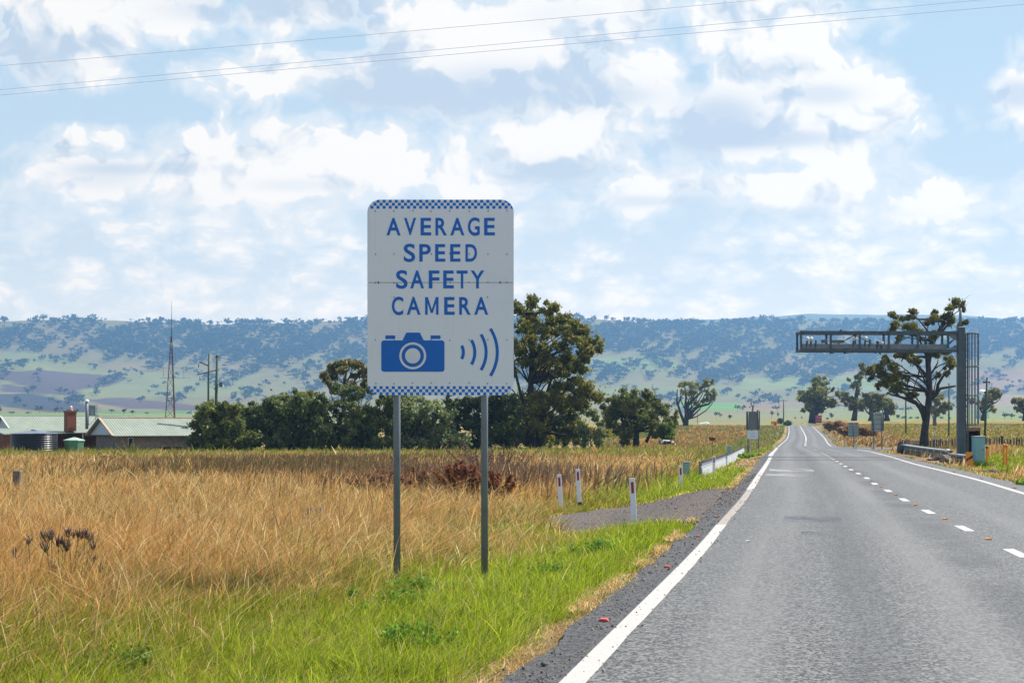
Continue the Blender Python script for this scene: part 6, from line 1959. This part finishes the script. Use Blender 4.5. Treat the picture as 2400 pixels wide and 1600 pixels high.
X, Y, u = X[okk], Y[okk], u[okk]
sz = np.interp(Y, [7, 45], [.005, .012]) * np.exp(.4 * rg.normal(size=len(X)))
zc_ = np.where(u < .55, ZR(Y) + .002, gz(X, Y) + .036) + sz * .4
octa = np.array([[1, 0, 0], [-.9, .2, 0], [0, 1, .1], [.1, -1, 0], [0, .1, .8], [0, 0, -.8]])
fo = np.array([[0, 2, 4], [2, 1, 4], [1, 3, 4], [3, 0, 4], [2, 0, 5], [1, 2, 5], [3, 1, 5], [0, 3, 5]])
jit = 1 + .35 * rg.normal(size=(len(X), 6, 1)).clip(-1.5, 1.5)
ang_ = rg.uniform(0, 6.28, len(X))
vx = octa[None] * jit * sz[:, None, None]
rx = vx[..., 0] * np.cos(ang_)[:, None] - vx[..., 1] * np.sin(ang_)[:, None]
ry = vx[..., 0] * np.sin(ang_)[:, None] + vx[..., 1] * np.cos(ang_)[:, None]
Vg = np.stack([rx + X[:, None], ry + Y[:, None], vx[..., 2] + zc_[:, None]], -1).reshape(-1, 3)
Fg = (fo[None] + (np.arange(len(X)) * 6)[:, None, None]).reshape(-1, 3)
cgv = pick(len(X), rg, [np.array([.10, .095, .09]), np.array([.22, .20, .18]), np.array([.30, .24, .17])], [.5, .3, .2])
M['stone'] = leafy('stone', 0.0, .3, .9)
tag(np_mesh('gravel', Vg, [Fg], M['stone'], None, np.repeat(cgv, 6, 0)), 'loose gravel stones on the dark shoulder and the driveway', 'gravel', kind='stuff')
# ---- left paddock beyond the hedge and up the rise
pad = Turf()
m = 26000
Y = rg.uniform(150, 400, m) ** 1.0; X = WX(rg.uniform(1400, 1850, m), Y)
u = XL(Y) - X
k = (u > 1.3)
X, Y, u = X[k], Y[k], u[k]
n3 = wob(X, Y, .05, 1.7); n1 = wob(X, Y, .15)
tanp = np.clip(.22 + .5 * n3 + .25 * n1 + .5 * (u < 26), 0, 1)
tanp = np.where(u < 9, .15 + .4 * (n1 > .25), tanp)
isd = rg.random(len(X)) < tanp
c_ = np.where(isd[:, None], pick(len(X), rg, [TAN * .8, RUSSET, BROWN * 1.4], [.5, .25, .25]), pick(len(X), rg, [GREEN * .8, np.array([.20, .23, .08])], [.25, .75]))
pad.add(X, Y, rg.uniform(.25, .6, len(X)), .0011 * Y * rg.uniform(.7, 1.5, len(X)), c_, (.4, 0), rg, seg=2, curl=.5)
# ---- right verge and paddock
for (Y0, Y1, dn) in ((28, 45, 240), (45, 75, 120), (75, 115, 52), (115, 170, 22), (170, 330, 6)):
    n = int(dn * (Y1 - Y0) * (.45 * Y1 - float(XR(Y0)) + 10))
    X = rg.uniform(float(XR(Y0)), .45 * Y1 + 10, n); Y = rg.uniform(Y0, Y1, n)
    v = X - XR(Y) - bulge(Y)
    k = (v > .85 + .2 * wob(X, Y, 1.2)) & (X < .44 * Y + 8)
    X, Y, v = X[k], Y[k], v[k]
    n1 = wob(X, Y, .5); n2 = wob(X, Y, 1.5, 1); n3 = wob(X, Y, .12, 2)
    strawy = (v < 2.6 + 1.2 * n1)
    gband = sstep(2.2, 3.6, v + .8 * n1) * (1 - sstep(9, 12, v + 2 * n1)) * (Y < 135)
    gfar = np.clip(.55 + .55 * n3, 0, 1)
    pg = np.maximum(gband * .9, gfar * (v > 10) * .80)
    pg = np.where(strawy, .18 + .25 * (n2 > .35), pg)
    isg = rg.random(len(X)) < pg
    keep = ~(strawy & ~isg & (rg.random(len(X)) < .35)) & ~((Y > 48) & (Y < 99) & (v < 4.6) & (rg.random(len(X)) < .95))
    c_ = np.where(isg[:, None], pick(len(X), rg, [GREEN, LIME, np.array([.27, .32, .04])], [.35, .4, .25]), pick(len(X), rg, [TAN, PALE, RUSSET, BROWN * 1.3], [.4, .25, .2, .15]))
    h_ = np.where(gband > .5, .14, np.where(strawy, .12, .42)) * rg.uniform(.6, 1.4, len(X))
    X, Y, c_, h_ = X[keep], Y[keep], c_[keep], h_[keep]
    c_ = c_ * np.where(Y > 112, .72, 1)[:, None]
    pad.add(X, Y, h_, np.maximum(.012, .00095 * Y) * rg.uniform(.7, 1.3, len(X)), c_, (.4, 0), rg, seg=2, curl=.55)
# taller clumps under the fence and by the cabinet
for (px, Y0, m, c_, h_) in ((2298, 68, 160, DEEP, .45), (2340, 100, 500, TAN, .8), (2285, 95, 400, TAN, .8), (2240, 110, 400, np.array([.25, .22, .05]), .6), (2380, 104, 500, np.array([.25, .22, .05]), .7), (2150, 140, 400, np.array([.2, .2, .05]), .6)):
    X = WX(px, Y0) + rg.normal(size=m) * (.3 if m < 200 else .8); Y = Y0 + rg.normal(size=m) * .6
    pad.add(X, Y, h_ * rg.uniform(.5, 1.1, m), .05 * np.ones(m), pick(m, rg, [c_, c_ * .7], [.6, .4]), (.2, 0), rg, seg=2, curl=.5)
X = WX(1562, 160) + rg.normal(size=2000) * 1.6; Y = 161 + rg.uniform(-4, 2.5, 2000)
pad.add(X, Y, rg.uniform(.5, 1.05, 2000), .11 * np.ones(2000), pick(2000, rg, [TAN, RUSSET, BROWN, np.array([.22, .2, .05])], [.4, .2, .1, .3]), (.4, 0), rg, seg=2, curl=.5)
pad.build('paddock_grass', 'green and straw coloured grass on the right verge and the far paddocks', 'grass')

# ------------------------------------------------------------------ single weeds
M['stem_green'] = plain('weed_stem', (.10, .12, .035), .8, 0, .25, 20)
M['stem_brown'] = plain('dry_stem', (.13, .07, .045), .9, 0, .3, 20)
def weed(px, row, Y, h, n, lab, rgb, seed, spread=.25, seeds=70, size=.035, name='dock_weed', cat='weed'):
    rg = np.random.default_rng(seed)
    o = empty(name, G(px, Y))
    mb = MB(); cen = []
    for i in range(n):
        dx, dy = rg.normal(size=2) * spread
        hh = h * rg.uniform(.6, 1.05)
        mb.tube([(dx * .3, dy * .3, -.05), (dx * .6, dy * .6, hh * .5), (dx, dy, hh)], [.012, .01, .005], 4)
        for q in np.linspace(.45, 1, 7): cen.append((dx * (.6 + .4 * (2 * q - 1)), dy * (.6 + .4 * (2 * q - 1)), hh * q))
    mb.build('stem', M['stem_brown'], o)
    V, Fq, cc = leaves(cen, np.full(len(cen), .07), seeds * n, size, rg, -.2, rgb, .5, None, 1.8)
    np_mesh('seed_heads', V, [Fq], M['leaf'], o, cc)
    return tag(o, lab, cat)
REDB = (.26, .11, .055)
weed(1095, 0, 38, 1.15, 22, 'large reddish brown dock clump right behind the right sign post', REDB, 1, .75, 230, .075)
weed(1160, 0, 37, 1.0, 16, 'reddish brown dock clump right of the right sign post near the driveway', REDB, 2, .55, 220, .075)
weed(1010, 0, 41, .95, 13, 'reddish brown dock clump midway between the two sign posts', (.24, .13, .07), 3, .6, 180, .07)
weed(1345, 0, 44, .9, 9, 'bare dark stalks standing in dry grass behind the two left guide posts', (.10, .07, .05), 4, .8, 25, .04, 'stalk_clump')
weed(1130, 0, 58, 1.7, 20, 'tall purplish seeding stalks behind the right sign post', (.15, .09, .075), 5, .9, 90, .06, 'stalk_clump')
weed(1180, 0, 56, 1.6, 16, 'tall purplish seeding stalks right of the tallest stalks near the gum foot', (.15, .09, .075), 6, .8, 80, .06, 'stalk_clump')
weed(895, 0, 40, .9, 11, 'brown dock clump just left of the left sign post', (.24, .13, .07), 7, .5, 150, .065)
weed(650, 0, 22.5, .62, 2, 'single dark seed spike in the golden grass left of the purple flower tips', (.07, .06, .03), 8, .05, 60, .02, 'seed_spike')
weed(716, 0, 23.5, .62, 2, 'dark seed spike in the golden grass under small purple flower tips', (.05, .04, .03), 9, .06, 70, .022, 'seed_spike')
weed(265, 0, 86, 1.0, 7, 'leggy dead weed standing before the farmhouse wall', (.20, .16, .08), 10, .8, 60, .07, 'stalk_clump')
weed(300, 0, 118, 1.5, 8, 'tall straw weed against the dark farmhouse wall', (.20, .15, .07), 11, .8, 90, .09, 'stalk_clump')
# purple topped verbena on the left
VY = 14.6
o = empty('verbena', G(110, VY))
tag(o, 'leggy verbena with dark purple flower heads standing in the dry grass on the left', 'wildflower')
s_ = VY / F
zz = lambda r_: CH - (r_ - HR) * s_ - o.location.z
rgv = np.random.default_rng(31)
heads = [(75, 1258, .9), (115, 1250, 1.2), (135, 1262, 1.3), (125, 1245, 1.0), (105, 1275, 1), (155, 1275, 1), (160, 1240, .9), (180, 1248, 1.3), (195, 1244, 1.0), (212, 1253, .9), (222, 1268, .7), (42, 1287, .7), (68, 1360, 1.1), (85, 1355, .9), (26, 1372, .7), (118, 1325, .8), (145, 1262, .9), (224, 1300, .6), (240, 1325, .5)]
feet = [(80, 1400), (125, 1400), (140, 1405), (170, 1400), (60, 1400), (195, 1400)]
ms = MB()
M['verbena_brown'] = plain('verbena_brown', (.10, .062, .045), .9, 0, .3, 60)
M['verbena_purple'] = plain('verbena_purple', (.30, .12, .42), .7, 0, .2, 60)
for (px, row, k_) in heads:
    k_ *= .8; mh, mf = MB(), MB()
    f_ = min(feet, key=lambda a: abs(a[0] - px) + rgv.uniform(0, 12))
    dy = rgv.uniform(-.12, .12)
    top = Vector(((px - 110) * s_, dy, zz(row + 8)))
    bot = Vector(((f_[0] - 110) * s_, dy * .3, -.02))
    midp = bot.lerp(top, .55) + Vector(((px - f_[0]) * s_ * -.18, 0, 0))
    ms.tube([bot, midp, top], [.006, .005, .004], 5)
    for i in range(int(30 * k_)):
        a = rgv.uniform(0, 6.28); sp_ = rgv.uniform(.1, 1.2)
        d_ = Vector((math.cos(a) * sp_ * .32, math.sin(a) * sp_ * .32, 1)).normalized()
        L = rgv.uniform(.03, .075) * (.8 + .3 * k_)
        st0 = top + Vector((math.cos(a) * .045 * sp_ * k_, math.sin(a) * .045 * sp_ * k_, rgv.uniform(-.05, .02)))
        if rgv.random() < .3: ms.tube([top - Vector((0, 0, .05)), st0], [.003, .002], 4)
        b0 = st0 + d_ * L * .35
        mh.tube([st0, b0, st0 + d_ * L], [.0026, .0048, .003], 4)
        if rgv.random() < .14 and 100 < px < 215:
            mf.box(st0 + d_ * (L + .003), (.008, .008, .007))
    hd_ = mh.build('flower_head', M['verbena_brown'], o)
    if mf.v: mf.build('petals', M['verbena_purple'], hd_)
for _ in range(26):
    px, row = rgv.uniform(40, 220), rgv.uniform(1290, 1390)
    p_ = Vector(((px - 110) * s_, rgv.uniform(-.1, .1), zz(row)))
    ms.tube([p_, p_ + Vector((rgv.uniform(-.08, .08), 0, rgv.uniform(.04, .10)))], [.003, .0018], 4)
ms.build('stem', M['stem_green'], o)
o = empty('verbena', G(735, 24))
ms, mf = MB(), MB()
for i in range(6):
    x, y = rgv.normal(size=2) * .12
    ms.tube([(x * .4, y, 0), (x, y, .62)], .004, 4)
    for j in range(5): mf.box((x + rgv.uniform(-.03, .03), y, .62 + rgv.uniform(-.02, .03)), (.016, .016, .012))
ms.build('stem', M['stem_green'], o)
mf.build('petals', plain('pale_purple', (.34, .18, .36), .7), o)
tag(o, 'faint purple flower tips in the golden grass far left of the sign', 'wildflower')
# leafy green weeds in the mown verge
def leafy_weed(px, Y, r_, h, n, lab, seed, size=.030, c0=(.12, .24, .022), c1=(.21, .36, .035)):
    h *= .75; n = int(n * 1.1); r_ *= .95
    rg = np.random.default_rng(seed)
    o = empty('leafy_weed', G(px, Y))
    cen = [(rg.normal() * r_ * .5, rg.normal() * r_ * .5, h * rg.uniform(.4, .9)) for _ in range(14)]
    V, Fq, cc = leaves(cen, np.full(14, h * .55), n, size, rg, -.1, c0, .5, c1, 1.4, 2.5)
    np_mesh('foliage', V, [Fq], M['leaf'], o, cc)
    mb = MB()
    for c0_ in cen: mb.tube([(c0_[0] * .4, c0_[1] * .4, -.02), c0_], [.005, .003], 4)
    mb.build('stem', M['stem_green'], o)
    return tag(o, lab, 'weed')
leafy_weed(1418, 17.3, .34, .22, 900, 'dark green leafy weed in bright grass above the red reflector', 1)
leafy_weed(950, 13.2, .5, .22, 1200, 'wide dark green leafy patch at the foot of the left sign post', 2)
leafy_weed(1000, 14.6, .30, .24, 700, 'green leafy weed between the feet of the two sign posts', 3)
leafy_weed(955, 10.2, .36, .20, 900, 'dark leafy weed at the bottom edge of the photo below the sign', 4)
leafy_weed(1240, 30.0, .5, .28, 600, 'broad leaved weed left of the driveway tip', 5, .09)
leafy_weed(1300, 14.9, .35, .18, 700, 'low leafy patch in bright grass right of the right sign post', 6)
leafy_weed(320, 10.2, .40, .22, 420, 'leafy weed in the green grass at the lower left corner', 7, .03, (.12, .2, .02), (.2, .3, .03))
leafy_weed(1755, 80, .8, .35, 400, 'dark green tuft on bare straw beyond the culvert railing', 8, .12)
leafy_weed(2395, 36, .25, .22, 200, 'small green tuft in dry grass at the lower right verge', 9, .06)

# ------------------------------------------------------------------ haze
hzb = MB()
x0, x1, y0, y1, z0, z1 = -6500, 6500, -60, 6700, -8, HAZE_TOP
hzb.box(((x0 + x1) / 2, (y0 + y1) / 2, (z0 + z1) / 2), (x1 - x0, y1 - y0, z1 - z0))
hmat = bpy.data.materials.new('haze')
hmat.use_nodes = True
nt = hmat.node_tree
for n in list(nt.nodes): nt.nodes.remove(n)
pv = nt.nodes.new('ShaderNodeVolumePrincipled')
pv.inputs['Color'].default_value = (.30, .60, 1.0, 1)
pv.inputs['Density'].default_value = HAZE_DENSITY
pv.inputs['Anisotropy'].default_value = 0.25
om = nt.nodes.new('ShaderNodeOutputMaterial')
nt.links.new(pv.outputs[0], om.inputs['Volume'])
tag(hzb.build('haze', hmat), kind='stuff')
